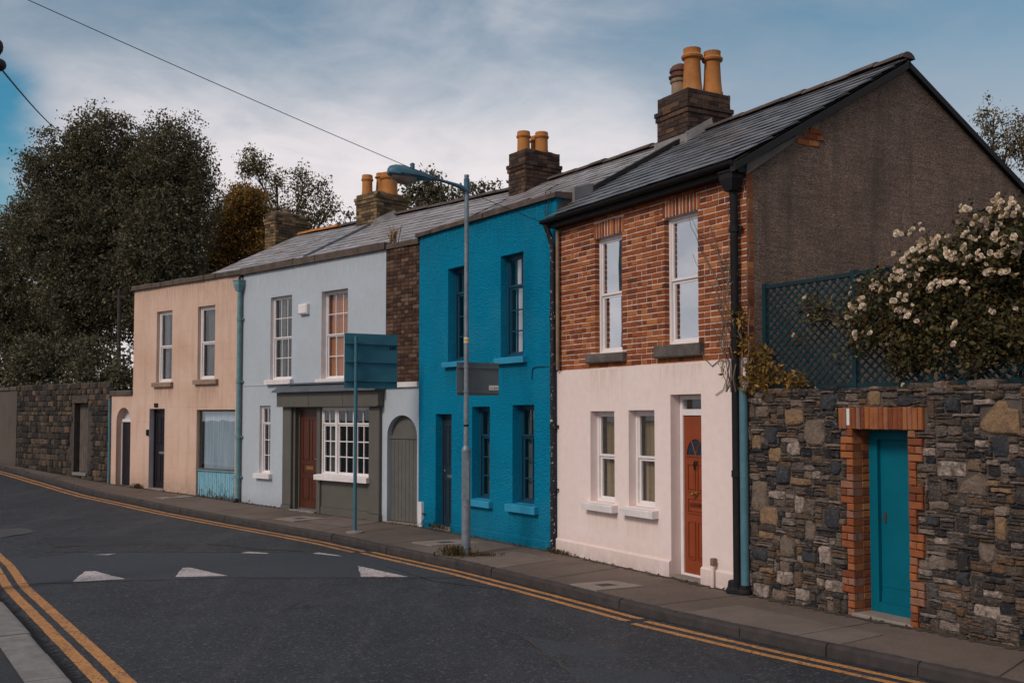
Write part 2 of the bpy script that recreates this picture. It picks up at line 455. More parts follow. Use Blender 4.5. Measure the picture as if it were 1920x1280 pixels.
    c = b.mix(b.math('MULTIPLY', b.rng(b.noise(4, 6, 0.7, 0.4, b.scaled((2, 2, 0.5))), 0.56, 0.72), 0.5, True), c, (0.12, 0.10, 0.085))
    b.done(c, 0.5, b.bump(b.noise(50, 4), 0.2, 0.003), 0.4, 0.25)
    paint('teal steel', (0.055, 0.155, 0.20), 0.5, 0.15, 4, 0.1, 30, 0.2, (0.05, 0.08, 0.1), metal=0.1)
    paint('sign back green', (0.045, 0.165, 0.215), 0.55, 0.15, 2, 0.1, 20, 0.2, (0.02, 0.05, 0.055))
    paint('sign back grey', (0.105, 0.135, 0.15), 0.55, 0.12, 3, 0.1, 20, 0.3, (0.07, 0.08, 0.085))
    paint('lamp blue', (0.055, 0.13, 0.18), 0.45, 0.15, 6, 0.1, 20, 0.3, (0.03, 0.06, 0.09))
    paint('lamp glass', (0.22, 0.17, 0.15), 0.2, 0.15, 6, 0, 20)
    paint('sticker white', (0.7, 0.66, 0.64), 0.5, 0.05, 8, 0)
    paint('sticker yellow', (0.62, 0.36, 0.05), 0.5, 0.05, 8, 0)
    paint('trellis green', (0.004, 0.026, 0.034), 0.6, 0.2, 6, 0.2, 40, 0.2, (0.012, 0.03, 0.035))
    paint('interior dark', (0.035, 0.030, 0.028), 0.95, 0.2, 2, 0)
    paint('dark fascia', (0.018, 0.016, 0.016), 0.7, 0.2, 4, 0.2, 20)
    for nm, c1, c2 in (('net curtain', (0.60, 0.60, 0.61), (0.42, 0.42, 0.44)), ('tan curtain', (0.42, 0.30, 0.20), (0.24, 0.165, 0.105)), ('terracotta blind', (0.52, 0.17, 0.05), (0.40, 0.12, 0.038)), ('grey curtain', (0.16, 0.15, 0.145), (0.085, 0.08, 0.08)), ('blue net curtain', (0.74, 0.77, 0.80), (0.42, 0.48, 0.54))):
        b = NB(nm)
        w = b.noise(5, 4, 0.6, 0.3, b.scaled((4, 4, 0.15)))
        b.done(b.mix(b.rng(w, 0.3, 0.7), c1, c2), 0.9, b.bump(b.noise(60, 2), 0.1, 0.002), 0.1)
    # glass
    for nm, ior, tint in (('window glass', 0.045, (0.92, 0.95, 0.95)), ('mirror-like glass', 0.62, (0.85, 0.9, 0.95)), ('shop glass', 0.13, (0.92, 0.96, 0.98))):
        b = NB(nm)
        b.n.remove(b.p)
        t = b.n.new('ShaderNodeBsdfTransparent'); t.inputs[0].default_value = (*tint, 1)
        g = b.n.new('ShaderNodeBsdfGlossy'); g.inputs['Roughness'].default_value = 0.015
        g.inputs[0].default_value = (0.97, 0.97, 0.97, 1)
        fc = b.n.new('ShaderNodeLayerWeight').outputs['Facing']
        fr = b.math('ADD', b.math('MULTIPLY', b.math('POWER', fc, 4.0), 1 - ior), ior)
        nb = b.bump(b.noise(1.7, 2, 0.4), 0.06, 0.02)
        b.l.new(nb, g.inputs['Normal'])
        mx = b.n.new('ShaderNodeMixShader')
        b.l.new(fr, mx.inputs[0]); b.l.new(t.outputs[0], mx.inputs[1]); b.l.new(g.outputs[0], mx.inputs[2])
        b.l.new(mx.outputs[0], b.out.inputs[0])
    # ground
    b = NB('asphalt')
    big = b.noise(0.35, 6, 0.6, 0.5)
    mid = b.noise(1.6, 6, 0.62, 0.3, b.scaled((1, 1, 1)))
    c = b.mix(b.rng(big, 0.35, 0.65), (0.028, 0.030, 0.036), (0.040, 0.042, 0.049))
    c = b.mix(b.math('MULTIPLY', b.rng(mid, 0.5, 0.72), 0.45, True), c, (0.028, 0.027, 0.030))
    trk = b.noise(1.1, 5, 0.6, 0.4, b.scaled((1.6, 0.22, 1), None))
    c = b.mix(b.math('MULTIPLY', b.rng(trk, 0.50, 0.66), 0.45, True), c, (0.070, 0.068, 0.070))
    fine = b.noise(140, 2, 0.6)
    c = b.mix(1.0, c, b.rng(b.noise(34, 5, 0.8), 0.3, 0.7, 0.68, 1.32), 'MULTIPLY')
    sg = b.n.new('ShaderNodeSeparateColor'); b.l.new(b.vor(42, 'F1', out=1), sg.inputs[0])
    c = b.mix(b.rng(sg.outputs[0], 0.86, 0.99, 0, 0.6), c, (0.14, 0.135, 0.135))
    c = b.mix(b.rng(sg.outputs[1], 0.80, 0.95, 0, 0.6), c, (0.018, 0.018, 0.02))
    c = b.mix(1.0, c, b.rng(b.noise(3.5, 5, 0.7, 0.5, b.scaled((1, 0.35, 1))), 0.3, 0.7, 0.86, 1.14), 'MULTIPLY')
    sc = b.n.new('ShaderNodeSeparateColor'); b.l.new(b.vor(95, 'F1', out=1), sc.inputs[0])
    c = b.mix(b.rng(sc.outputs[0], 0.90, 0.97, 0, 0.55), c, (0.105, 0.105, 0.11))
    c = b.mix(b.rng(fine, 0.3, 0.55, 0.5, 0.0), c, (0.018, 0.018, 0.021))
    # white grit and old paint flecks, very sparse
    sp = b.n.new('ShaderNodeSeparateColor'); b.l.new(b.vor(7, 'F1', out=1), sp.inputs[0])
    dotm = b.math('MULTIPLY', b.rng(b.vor(7, 'F1'), 0.10, 0.07), b.rng(sp.outputs[1], 0.93, 0.94), True)
    c = b.mix(b.math('MULTIPLY', dotm, 0.6), c, (0.30, 0.28, 0.27))
    # hairline cracks
    cr = b.vor(0.55, 'DISTANCE_TO_EDGE', b.scaled((1, 1, 1), None))
    wob = b.n.new('ShaderNodeVectorMath'); wob.operation = 'ADD'
    nv = b.n.new('ShaderNodeTexNoise'); nv.inputs['Scale'].default_value = 2.0; nv.inputs['Detail'].default_value = 5
    b.l.new(b.co, nv.inputs['Vector']); b.l.new(nv.outputs['Color'], wob.inputs[0]); b.l.new(b.co, wob.inputs[1])
    cr = b.vor(0.5, 'DISTANCE_TO_EDGE', wob.outputs[0])
    crm = b.math('MULTIPLY', b.rng(cr, 0.010, 0.004), b.rng(b.noise(0.5, 3), 0.52, 0.62), True)
    c = b.mix(b.math('MULTIPLY', crm, 0.7, True), c, (0.012, 0.012, 0.014))
    b.done(c, b.rng(mid, 0.3, 0.7, 0.62, 0.82), b.bump(b.math('ADD', b.math('MULTIPLY', b.vor(95, 'F1'), -1.0), b.math('MULTIPLY', fine, 0.6)), 0.55, 0.008), 0.3)
    MATS['asphalt'].name = 'asphalt'
    for nm, c1, c2 in (('worn asphalt', (0.026, 0.026, 0.029), (0.040, 0.039, 0.041)), ('new asphalt', (0.040, 0.046, 0.056), (0.047, 0.052, 0.060)), ('old asphalt', (0.060, 0.057, 0.056), (0.085, 0.08, 0.078))):
        b = NB(nm)
        sc = b.n.new('ShaderNodeSeparateColor'); b.l.new(b.vor(110, 'F1', out=1), sc.inputs[0])
        c = b.mix(b.rng(b.noise(0.9, 6, 0.62), 0.3, 0.7), c1, c2)
        c = b.mix(b.rng(sc.outputs[0], 0.85, 0.97, 0, 0.4), c, (0.10, 0.105, 0.11))
        c = b.mix(1.0, c, b.rng(b.noise(34, 5, 0.8), 0.3, 0.7, 0.65, 1.35), 'MULTIPLY')
        c = b.mix(b.rng(b.noise(140, 2), 0.3, 0.55, 0.45, 0.0), c, (0.018, 0.019, 0.022))
        b.done(c, 0.7, b.bump(b.math('MULTIPLY', b.vor(110, 'F1'), -1.0), 0.5, 0.007), 0.3)
    b = NB('pavement concrete')
    big = b.noise(0.45, 6, 0.6, 0.4)
    c = b.mix(b.rng(big, 0.35, 0.65), (0.115, 0.083, 0.066), (0.172, 0.127, 0.103))
    c = b.mix(b.math('MULTIPLY', b.rng(b.noise(2.2, 7, 0.68, 0.3), 0.5, 0.75), 0.5, True), c, (0.06, 0.047, 0.04))
    sc = b.n.new('ShaderNodeSeparateColor'); b.l.new(b.vor(120, 'F1', out=1), sc.inputs[0])
    c = b.mix(b.rng(sc.outputs[0], 0.86, 0.97, 0, 0.4), c, (0.26, 0.22, 0.19))
    c = b.mix(b.rng(b.noise(120, 2), 0.3, 0.5, 0.4, 0.0), c, (0.045, 0.036, 0.03))
    b.done(c, 0.88, b.bump(b.math('ADD', b.noise(90, 3), b.noise(8, 4)), 0.5, 0.006), 0.25)
    paint('relaid concrete', (0.168, 0.128, 0.107), 0.9, 0.18, 2, 0.5, 90, 0.4, (0.10, 0.078, 0.064), bd=0.005)
    paint('channel grime', (0.030, 0.026, 0.025), 0.95, 0.4, 6, 0.6, 60, 0.4, (0.055, 0.045, 0.038), bd=0.006)
    paint('wall foot grime', (0.072, 0.055, 0.045), 0.95, 0.35, 5, 0.5, 60, 0.4, (0.045, 0.038, 0.026), bd=0.005)
    paint('kerb concrete', (0.20, 0.185, 0.175), 0.9, 0.25, 5, 0.6, 60, 0.35, (0.09, 0.08, 0.075), bd=0.005)
    paint('kerb granite', (0.050, 0.041, 0.039), 0.9, 0.3, 6, 0.6, 60, 0.45, (0.042, 0.036, 0.034), bd=0.006)
    paint('cover slab', (0.255, 0.205, 0.175), 0.9, 0.12, 5, 0.3, 60, 0.3, (0.13, 0.1, 0.085))
    paint('iron lid', (0.055, 0.046, 0.042), 0.7, 0.25, 8, 0.6, 60, 0.3, (0.10, 0.06, 0.04))
    for nm, base in (('yellow line', (0.55, 0.25, 0.085)), ('white road paint', (0.58, 0.50, 0.48))):
        b = NB(nm)
        wv = b.noise(30, 6, 0.72, 0.3)
        c = b.mix(b.rng(b.noise(3, 5, 0.6), 0.3, 0.7), base, tuple(0.72 * x for x in base))
        c = b.mix(b.rng(wv, 0.52, 0.62, 0.0, 0.92), c, (0.05, 0.048, 0.05))
        c = b.mix(b.math('MULTIPLY', b.rng(b.noise(4.5, 6, 0.7, 0.6), 0.54, 0.70), 0.75, True), c, (0.06, 0.052, 0.048))
        b.done(c, 0.75, b.bump(b.noise(90, 3), 0.4, 0.004), 0.25)
    paint('soil', (0.045, 0.038, 0.028), 1.0, 0.4, 2, 0.6, 20)
    # plants
    def leafm(nm, stops, trans=0.15, rough=0.6):
        b = NB(nm)
        c = b.ramp(b.rnd(), stops)
        b.done(c, rough, None, 0.25)
        t = b.n.new('ShaderNodeBsdfTranslucent')
        b.l.new(c, t.inputs[0])
        mx = b.n.new('ShaderNodeMixShader'); mx.inputs[0].default_value = trans
        b.l.new(b.p.outputs[0], mx.inputs[1]); b.l.new(t.outputs[0], mx.inputs[2])
        b.l.new(mx.outputs[0], b.out.inputs[0])
    leafm('dark leaf', [(0.0, (0.070, 0.064, 0.038)), (0.5, (0.118, 0.104, 0.060)), (0.85, (0.165, 0.14, 0.08)), (1.0, (0.22, 0.175, 0.10))], 0.3)
    leafm('autumn leaf', [(0.0, (0.09, 0.066, 0.022)), (0.4, (0.18, 0.115, 0.032)), (0.75, (0.33, 0.17, 0.035)), (1.0, (0.45, 0.20, 0.036))], 0.25)
    leafm('birch leaf', [(0.0, (0.065, 0.055, 0.027)), (0.6, (0.13, 0.105, 0.046)), (1.0, (0.26, 0.17, 0.06))])
    leafm('rose leaf', [(0.0, (0.024, 0.024, 0.012)), (0.4, (0.058, 0.052, 0.022)), (0.78, (0.115, 0.095, 0.034)), (0.94, (0.17, 0.105, 0.034)), (1.0, (0.25, 0.10, 0.028))], 0.12)
    leafm('creeper leaf', [(0.0, (0.09, 0.055, 0.016)), (0.5, (0.20, 0.115, 0.025)), (0.85, (0.31, 0.165, 0.03)), (1.0, (0.40, 0.19, 0.035))])
    leafm('weed leaf', [(0.0, (0.045, 0.038, 0.015)), (1.0, (0.12, 0.085, 0.03))])
    b = NB('rose petal')
    c = b.ramp(b.rnd(), [(0.0, (0.66, 0.49, 0.33)), (0.5, (0.82, 0.70, 0.55)), (1.0, (0.88, 0.80, 0.69))])
    b.done(c, 0.6, None, 0.2)
    paint('bark', (0.055, 0.042, 0.033), 0.95, 0.35, 6, 0.8, 30, bd=0.01)
    paint('dry vine', (0.16, 0.115, 0.085), 0.95, 0.3, 8, 0.4, 40)
    paint('cable black', (0.02, 0.02, 0.024), 0.6, 0.1, 8, 0)
    paint('cable grey', (0.09, 0.095, 0.105), 0.6, 0.1, 8, 0)


mats()

# ------------------------------------------------------------------ geometry helpers


class MB:
    def __init__(s):
        s.v, s.f = [], []

    def add(s, vs_, fs):
        k = len(s.v)
        s.v += [tuple(p) for p in vs_]
        s.f += [tuple(i + k for i in f) for f in fs]
        return s

    def quad(s, a, b, c, d):
        return s.add((a, b, c, d), ((0, 1, 2, 3),))

    def box(s, x0, x1, y0, y1, z0, z1):
        return s.add([(x, y, z) for z in (z0, z1) for y in (y0, y1) for x in (x0, x1)],
                     ((0, 1, 5, 4), (1, 3, 7, 5), (3, 2, 6, 7), (2, 0, 4, 6), (4, 5, 7, 6), (2, 3, 1, 0)))

    def bbox(s, x0, x1, y0, y1, z0, z1, b=0.006, jit=0.0, rg=random):
        """box whose front (y0) edges are chamfered; jit roughens the corners"""
        j = lambda: rg.uniform(-jit, jit) if jit else 0.0
        pr = [(x0, y1, z0), (x1, y1, z0), (x1, y1, z1), (x0, y1, z1)]
        mid = [(x0 + j(), y0 + b, z0 + j()), (x1 + j(), y0 + b, z0 + j()), (x1 + j(), y0 + b, z1 + j()), (x0 + j(), y0 + b, z1 + j())]
        fr = [(x0 + b + j(), y0 + j(), z0 + b + j()), (x1 - b + j(), y0 + j(), z0 + b + j()), (x1 - b + j(), y0 + j(), z1 - b + j()), (x0 + b + j(), y0 + j(), z1 - b + j())]
        fs = [(8, 9, 10, 11)]
        for i in range(4):
            k = (i + 1) % 4
            fs += [(i, k, 4 + k, 4 + i), (4 + i, 4 + k, 8 + k, 8 + i)]
        return s.add(pr + mid + fr, fs)

    def prism(s, poly, axis, a, b):
        """polygon in the two other axes extruded along axis (0,1,2)"""
        n = len(poly)
        def P(p, t):
            q = list(p)
            q.insert(axis, t)
            return tuple(q)
        vs_ = [P(p, a) for p in poly] + [P(p, b) for p in poly]
        fs = [tuple(range(n - 1, -1, -1)), tuple(range(n, 2 * n))]
        fs += [(i, (i + 1) % n, n + (i + 1) % n, n + i) for i in range(n)]
        return s.add(vs_, fs)

    def tube(s, pts, rad, n=8, cap=True):
        pts = [Vector(p) for p in pts]
        if not isinstance(rad, (list, tuple)):
            rad = [rad] * len(pts)
        k = len(s.v)
        ref = None
        for i, p in enumerate(pts):
            d = (pts[min(i + 1, len(pts) - 1)] - pts[max(i - 1, 0)]).normalized()
            if ref is None:
                ref = Vector((0, 0, 1)) if abs(d.z) < 0.9 else Vector((1, 0, 0))
            a = d.cross(ref).normalized()
            b = d.cross(a).normalized()
            for j in range(n):
                t = 2 * pi * j / n
                s.v.append(tuple(p + (a * cos(t) + b * sin(t)) * rad[i]))
        for i in range(len(pts) - 1):
            for j in range(n):
                j2 = (j + 1) % n
                s.f.append((k + i * n + j, k + i * n + j2, k + (i + 1) * n + j2, k + (i + 1) * n + j))
        if cap:
            s.f.append(tuple(k + j for j in range(n - 1, -1, -1)))
            s.f.append(tuple(k + (len(pts) - 1) * n + j for j in range(n)))
        return s

    def lathe(s, cx, cy, prof, n=18, cap=True):
        k = len(s.v)
        for r, z in prof:
            for j in range(n):
                t = 2 * pi * j / n
                s.v.append((cx + r * cos(t), cy + r * sin(t), z))
        for i in range(len(prof) - 1):
            for j in range(n):
                j2 = (j + 1) % n
                s.f.append((k + i * n + j, k + i * n + j2, k + (i + 1) * n + j2, k + (i + 1) * n + j))
        if cap:
            s.f.append(tuple(k + (len(prof) - 1) * n + j for j in range(n)))
        return s

    def mesh(s, name, mat, smooth=False):
        me = bpy.data.meshes.new(name)
        me.from_pydata(s.v, [], s.f)
        if mat:
            me.materials.append(MATS[mat])
        if smooth:
            me.polygons.foreach_set('use_smooth', [True] * len(me.polygons))
        me.update()
        return me

    def build(s, name, mat, parent=None, smooth=False, **props):
        return link(name, s.mesh(name, mat, smooth), parent, **props)


def link(name, data, parent=None, **props):
    o = bpy.data.objects.new(name, data)
    COL.objects.link(o)
    if parent is not None:
        o.parent = parent
    for k, v in props.items():
        o[k] = v
    return o


def thing(name, label, cat, loc=(0, 0, 0), rz=0.0, group=None):
    o = link(name, None)
    o.location = loc
    o.rotation_euler = (0, 0, rz)
    o['label'] = label
    o['category'] = cat
    if group:
        o['group'] = group
    return o


def smooth_by_angle(o, ang=40):
    me = o.data
    me.polygons.foreach_set('use_smooth', [True] * len(me.polygons))
    try:
        me.set_sharp_from_angle(angle=radians(ang))
    except Exception:
        pass


# ------------------------------------------------------------------ the street plan (metres; camera stands at the origin)
D = {
    'stone': ((2.545, 11.555), -60.295),
    'brick': ((0.669, 14.842), -60.295),
    'blue': ((-1.675, 18.253), -55.502),
    'lblue': ((-5.973, 22.423), -44.137),
    'peach': ((-10.314, 26.159), -40.714),
    'far': ((-17.894, 32.682), -40.714),
}


def L2W(h, x, y=0.0, z=0.0):
    (ox, oy), a = D[h]
    c, s_ = cos(radians(a)), sin(radians(a))
    return Vector((ox + x * c - y * s_, oy + x * s_ + y * c, z))


# house-side edge of the pavement, kerb edge, near kerb, pavement height: from the right of the frame to the far left
ST = []
for x, k, nk, z in (
    (12.0, (8.85, -1.6), (9.9, -12.2), 0.16),
    (6.0, (5.85, 3.6), (5.0, -4.8), 0.12),
    (3.6, (3.55, 7.55), (1.12, 1.06), 0.06),
    (2.0, (2.45, 9.15), (-1.1, 4.4), 0.02),
    (0.2, (1.38, 10.71), (-3.3, 7.72), 0.0)):
    ST.append((L2W('stone', x).xy, Vector(k), Vector(nk), z))
for h, x, k, nk, z in (
    ('brick', 2.2, (0.60, 11.95), (-4.1, 8.93), 0.0),
    ('brick', 0.0, (-0.55, 13.70), (-5.2, 10.58), 0.0),
    ('blue', 2.2, (-1.75, 15.30), (-6.3, 12.23), 0.0),
    ('lblue', 5.99, (-2.89, 16.85), (-7.3, 13.9), 0.0),
    ('lblue', 4.0, (-3.85, 17.90), (-8.3, 15.4), 0.01),
    ('lblue', 2.2, (-5.2, 19.30), (-9.3, 16.8), 0.03),
    ('lblue', 0.0, (-7.0, 21.15), (-10.9, 18.6), 0.07),
    ('peach', 3.5, (-8.3, 22.45), (-12.3, 20.0), 0.13),
    ('peach', 1.0, (-9.75, 23.95), (-13.9, 21.6), 0.18),
    ('far', 9.9, (-10.3, 24.55), (-14.6, 22.3), 0.21),
    ('far', 5.0, (-13.5, 27.95), (-17.6, 25.6), 0.45),
    ('far', 0.0, (-17.0, 31.6), (-21.2, 29.2), 0.68),
    ('far', -8.0, (-22.7, 37.4), (-27.0, 35.0), 0.95),
    ('far', -22.0, (-32.8, 47.6), (-37.0, 45.2), 1.2)):
    ST.append((L2W(h, x).xy, Vector(k), Vector(nk), z))
# finer stations
FS = []
for i in range(len(ST) - 1):
    a, b = ST[i], ST[i + 1]
    n = 6 if i in (0, len(ST) - 2) else 4
    for j in range(n):
        t = j / n
        FS.append(tuple(p.lerp(q, t) for p, q in zip(a[:3], b[:3])) + (a[3] + (b[3] - a[3]) * t,))
FS.append(ST[-1])
ROADDROP = 0.11


def strip(name, fa, fb, mat, zf, zb=None, parent=None, n=1, **pr):
    """sheet between two lines of points along the street"""
    mb = MB()
    rows = []
    for s in FS:
        a, b = fa(s), fb(s)
        za, zz = zf(s), (zb or zf)(s)
        rows.append([(a.x + (b.x - a.x) * k / n, a.y + (b.y - a.y) * k / n, za + (zz - za) * k / n) for k in range(n + 1)])
    for i in range(len(rows) - 1):
        for k in range(n):
            mb.quad(rows[i][k], rows[i][k + 1], rows[i + 1][k + 1], rows[i + 1][k])
    return mb.build(name, mat, parent, **pr)


def off(a, b, d):
    return a + (b - a).normalized() * d


ground = MB().quad((-400, -400, -0.9), (400, -400, -0.9), (400, 600, -0.9), (-400, 600, -0.9)).build('ground', 'soil', kind='structure')
gar = MB()
for i in range(len(FS) - 1):
    a, b = FS[i], FS[i + 1]
    pa, pb = off(a[0], a[1], -0.35), off(b[0], b[1], -0.35)
    qa, qb = off(a[0], a[1], -40), off(b[0], b[1], -40)
    za, zb = a[3] - 0.05, b[3] - 0.05
    gar.quad((pa.x, pa.y, za), (qa.x, qa.y, za + 0.2), (qb.x, qb.y, zb + 0.2), (pb.x, pb.y, zb))
gar.build('garden_ground', 'soil', kind='structure')

road = strip('road', lambda s: s[1], lambda s: s[2], 'asphalt', lambda s: s[3] - ROADDROP, n=4, kind='structure')
pave = strip('pavement', lambda s: off(s[0], s[1], -0.30), lambda s: off(s[1], s[0], 0.062), 'pavement concrete', lambda s: s[3], lambda s: s[3] - 0.012, n=3, kind='structure')
npave = strip('near_pavement', lambda s: off(s[2], s[1], -0.31), lambda s: off(s[2], s[1], -9.0), 'worn asphalt', lambda s: s[3] - 0.012, n=2, kind='structure')


def rz_at(p):
    """road height under a plan point"""
    p = Vector(p[:2])
    best = min(FS, key=lambda s: (s[1].lerp(s[2], 0.5) - p).length)
    return best[3] - ROADDROP


# kerb stones
def kerb(name, idx, side, w, mat, step, label_mat=None):
    root = link(name, None, None, kind='structure')
    pts = [(s[idx], s[3]) for s in FS]
    seg = []
    for i in range(len(pts) - 1):
        seg.append((pts[i + 1][0] - pts[i][0]).length)
    tot = sum(seg)
    def at(d):
        for i, l in enumerate(seg):
            if d <= l or i == len(seg) - 1:
                t = d / l
                return pts[i][0].lerp(pts[i + 1][0], t), pts[i][1] + (pts[i + 1][1] - pts[i][1]) * t
            d -= l
    rg = random.Random(5)
    d = 0.0
    while d < tot - step:
        st_ = step * rg.uniform(0.92, 1.08)
        (a, za), (b, zb) = at(d + 0.004), at(min(tot, d + st_ - 0.004))
        d += st_
        if a.y < -3 or a.y > 36:
            continue
        t = (b - a).normalized()
        nrm = Vector((-t.y, t.x)) * side          # away from the road
        dz = rg.uniform(-0.006, 0.006)
        e = rg.uniform(-0.008, 0.008)
        mb = MB()
        prof = [(0.0 + e, -0.2), (0.006 + e, -0.03), (0.022 + e, -0.006), (0.05, 0.0), (w, 0.0), (w, -0.2)]
        vs_, n = [], len(prof)
        for (p, z) in ((a, za), (b, zb)):
            for o_, h in prof:
                q = p + nrm * o_
                vs_.append((q.x, q.y, z + h + dz))
        mb.add(vs_, [(i, (i + 1) % n, n + (i + 1) % n, n + i) for i in range(n)] + [tuple(range(n)), tuple(range(2 * n - 1, n - 1, -1))])
        mb.build('kerb_stone', mat, root)
    return root


kerb('kerb', 1, -1, 0.07, 'kerb granite', 0.92)
kerb('near_kerb', 2, 1, 0.31, 'kerb concrete', 0.95)
# bed under the kerbs so that joints do not open onto nothing
strip('kerb_bed', lambda s: off(s[1], s[0], 0.015), lambda s: off(s[1], s[0], 0.08), 'dark mortar', lambda s: s[3] - 0.03, kind='structure')
strip('near_kerb_bed', lambda s: off(s[2], s[1], -0.015), lambda s: off(s[2], s[1], -0.32), 'dark mortar', lambda s: s[3] - 0.03, kind='structure')


# double yellow lines, with the breaks and sideways steps that the photograph shows
def yline(idx, other, d0, d1, breaks=(), shift=None):
    mb = MB()
    pieces = []
    rg = random.Random(int(d0 * 1000) + idx)
    dense = []
    for i in range(len(FS) - 1):
        for j in range(4):
            t = j / 4
            a, b = FS[i], FS[i + 1]
            dense.append((a[idx].lerp(b[idx], t), a[other].lerp(b[other], t), a[3] + (b[3] - a[3]) * t))
    prev = None
    for k, (p, q, z) in enumerate(dense):
        sh = shift(p) if shift else 0.0
        w = rg.uniform(-0.004, 0.004)
        a, b = off(p, q, d0 + sh + w), off(p, q, d1 + sh + w)
        cur = ((a.x, a.y, z - ROADDROP + 0.004), (b.x, b.y, z - ROADDROP + 0.004), sh)
        if prev and not any(lo < p.y < hi for lo, hi in breaks) and prev[2] == sh:
            mb.quad(prev[0], prev[1], cur[1], cur[0])
        prev = cur
    return mb.build('yellow_line', 'yellow line', road)


fshift = lambda p: 0.07 if p.y > 15.75 else (0.0 if p.y > 10.55 else 0.05)
yline(1, 2, 0.09, 0.175, (), fshift)
yline(1, 2, 0.27, 0.355, (), fshift)
yline(2, 1, 0.19, 0.30)
yline(2, 1, 0.375, 0.485)


def flat(name, pts, mat, lift, parent=road, label=None):
    z = max(rz_at(p) for p in pts)
    mb = MB().add([(p[0], p[1], rz_at(p) + lift) for p in pts], [tuple(range(len(pts)))])
    o = mb.build(name, mat, parent)
    if label:
        o['label'] = label
    return o


# newer surface of the raised crossing, and older patches
def wob(pts, amp=0.03, step=0.25, seed=1):
    rg = random.Random(seed)
    out = []
    for i in range(len(pts)):
        a, b = Vector(pts[i]), Vector(pts[(i + 1) % len(pts)])
        n = max(1, int((b - a).length / step))
        for k in range(n):
            p = a.lerp(b, k / n)
            out.append((p.x + rg.uniform(-amp, amp), p.y + rg.uniform(-amp, amp)))
    return out


flat('asphalt_patch', wob([(-5.98, 12.75), (-3.6, 13.22), (-0.55, 13.22), (-1.85, 14.95), (-2.5, 15.55), (-6.5, 15.6), (-7.2, 14.6)], 0.015), 'new asphalt', 0.002)
flat('asphalt_patch', wob([(0.12, 9.75), (1.05, 9.0), (2.3, 8.9), (4.6, 4.8), (2.5, 4.5), (0.55, 8.05)], 0.03), 'new asphalt', 0.0025)
flat('asphalt_patch', wob([(-10.2, 17.6), (-8.9, 18.4), (-8.35, 18.0), (-8.6, 17.2), (-9.6, 16.6)], 0.05, 0.2, 4), 'old asphalt', 0.003)
# joints between the pavement bays, a paler relaid bay, and grime in the channel
def across(s, o0, o1, lift):
    a, b = off(s[0], s[1], o0), off(s[1], s[0], o1)
    return (a.x, a.y, s[3] + lift), (b.x, b.y, s[3] - 0.012 + lift)


rgp = random.Random(12)
jb = MB()
acc, nxt = 0.0, 1.0
for i in range(len(FS) - 1):
    acc += (FS[i + 1][1] - FS[i][1]).length
    if acc > nxt and -2 < FS[i][1].y < 34:
        nxt = acc + rgp.uniform(1.3, 2.2)
        p, q = (Vector(v) for v in across(FS[i], 0.0, 0.065, 0.004))
        n_ = Vector((-(q - p).y, (q - p).x, 0)).normalized() * 0.006
        jb.quad(tuple(p + n_), tuple(q + n_), tuple(q - n_), tuple(p - n_))
jb.build('bay_joint', 'dark mortar', pave)


def pave_patch(i0, i1, t0, t1, mat, lift=0.003, seed=1):
    r_ = random.Random(seed)
    mb = MB()
    for i in range(i0, i1):
        rows = []
        for s in (FS[i], FS[i + 1]):
            a, b = off(s[0], s[1], 0.0), off(s[1], s[0], 0.07)
            rows.append([((a.x + (b.x - a.x) * t), (a.y + (b.y - a.y) * t), s[3] - 0.012 * t + lift) for t in (t0, t1)])
        mb.quad(rows[0][0], rows[0][1], rows[1][1], rows[1][0])
    mb.build('relaid_bay', mat, pave)


pave_patch(13, 17, 0.42, 0.98, 'relaid concrete')
pave_patch(25, 27, 0.30, 0.98, 'relaid concrete')
pave_patch(36, 39, 0.05, 0.60, 'relaid concrete')


def grime(idx, other, d0, w, z0, parent, seed, mat='channel grime', kerbside=True):
    r_ = random.Random(seed)
    mb = MB()
    prev = None
    for i in range(len(FS) - 1):
        for j in range(10):
            t = j / 10
            a, b = FS[i], FS[i + 1]
            p, q = a[idx].lerp(b[idx], t), a[other].lerp(b[other], t)
            if p.y < 2 or p.y > 36:
                prev = None
                continue
            z = a[3] + (b[3] - a[3]) * t + z0
            u, v = off(p, q, d0), off(p, q, d0 + w * r_.uniform(0.35, 1.0))
            cur = ((u.x, u.y, z), (v.x, v.y, z))
            if prev:
                mb.quad(prev[0], prev[1], cur[1], cur[0])
            prev = cur
    mb.build('grime', mat, parent, kind='stuff')


grime(1, 2, 0.0, 0.10, -ROADDROP + 0.0032, road, 1)
grime(2, 1, 0.0, 0.20, -ROADDROP + 0.0032, road, 2)
grime(0, 1, 0.0, 0.16, 0.0026, pave, 3, 'wall foot grime')
grime(1, 0, 0.075, 0.07, -0.0085, pave, 4, 'wall foot grime')


def seam(pts, w, mat='dark mortar', seed=1, lift=0.0042):
    rg = random.Random(seed)
    dense = []
    for a, b in zip(pts, pts[1:]):
        a, b = Vector(a), Vector(b)
        n = max(2, int((b - a).length / 0.12))
        for k in range(n):
            p = a.lerp(b, k / n)
            dense.append(p + Vector((rg.uniform(-.02, .02), rg.uniform(-.02, .02))))
    mb = MB()
    prev = None
    for i, p in enumerate(dense):
        d_ = (dense[min(i + 1, len(dense) - 1)] - dense[max(0, i - 1)])
        if d_.length < 1e-6:
            continue
        nv = Vector((-d_.y, d_.x)).normalized() * w * rg.uniform(0.25, 0.75)
        z = rz_at(p) + lift
        cur = ((p.x + nv.x, p.y + nv.y, z), (p.x - nv.x, p.y - nv.y, z))
        if prev:
            mb.quad(prev[0], prev[1], cur[1], cur[0])
        prev = cur
    mb.build('sealed_crack', mat, road)


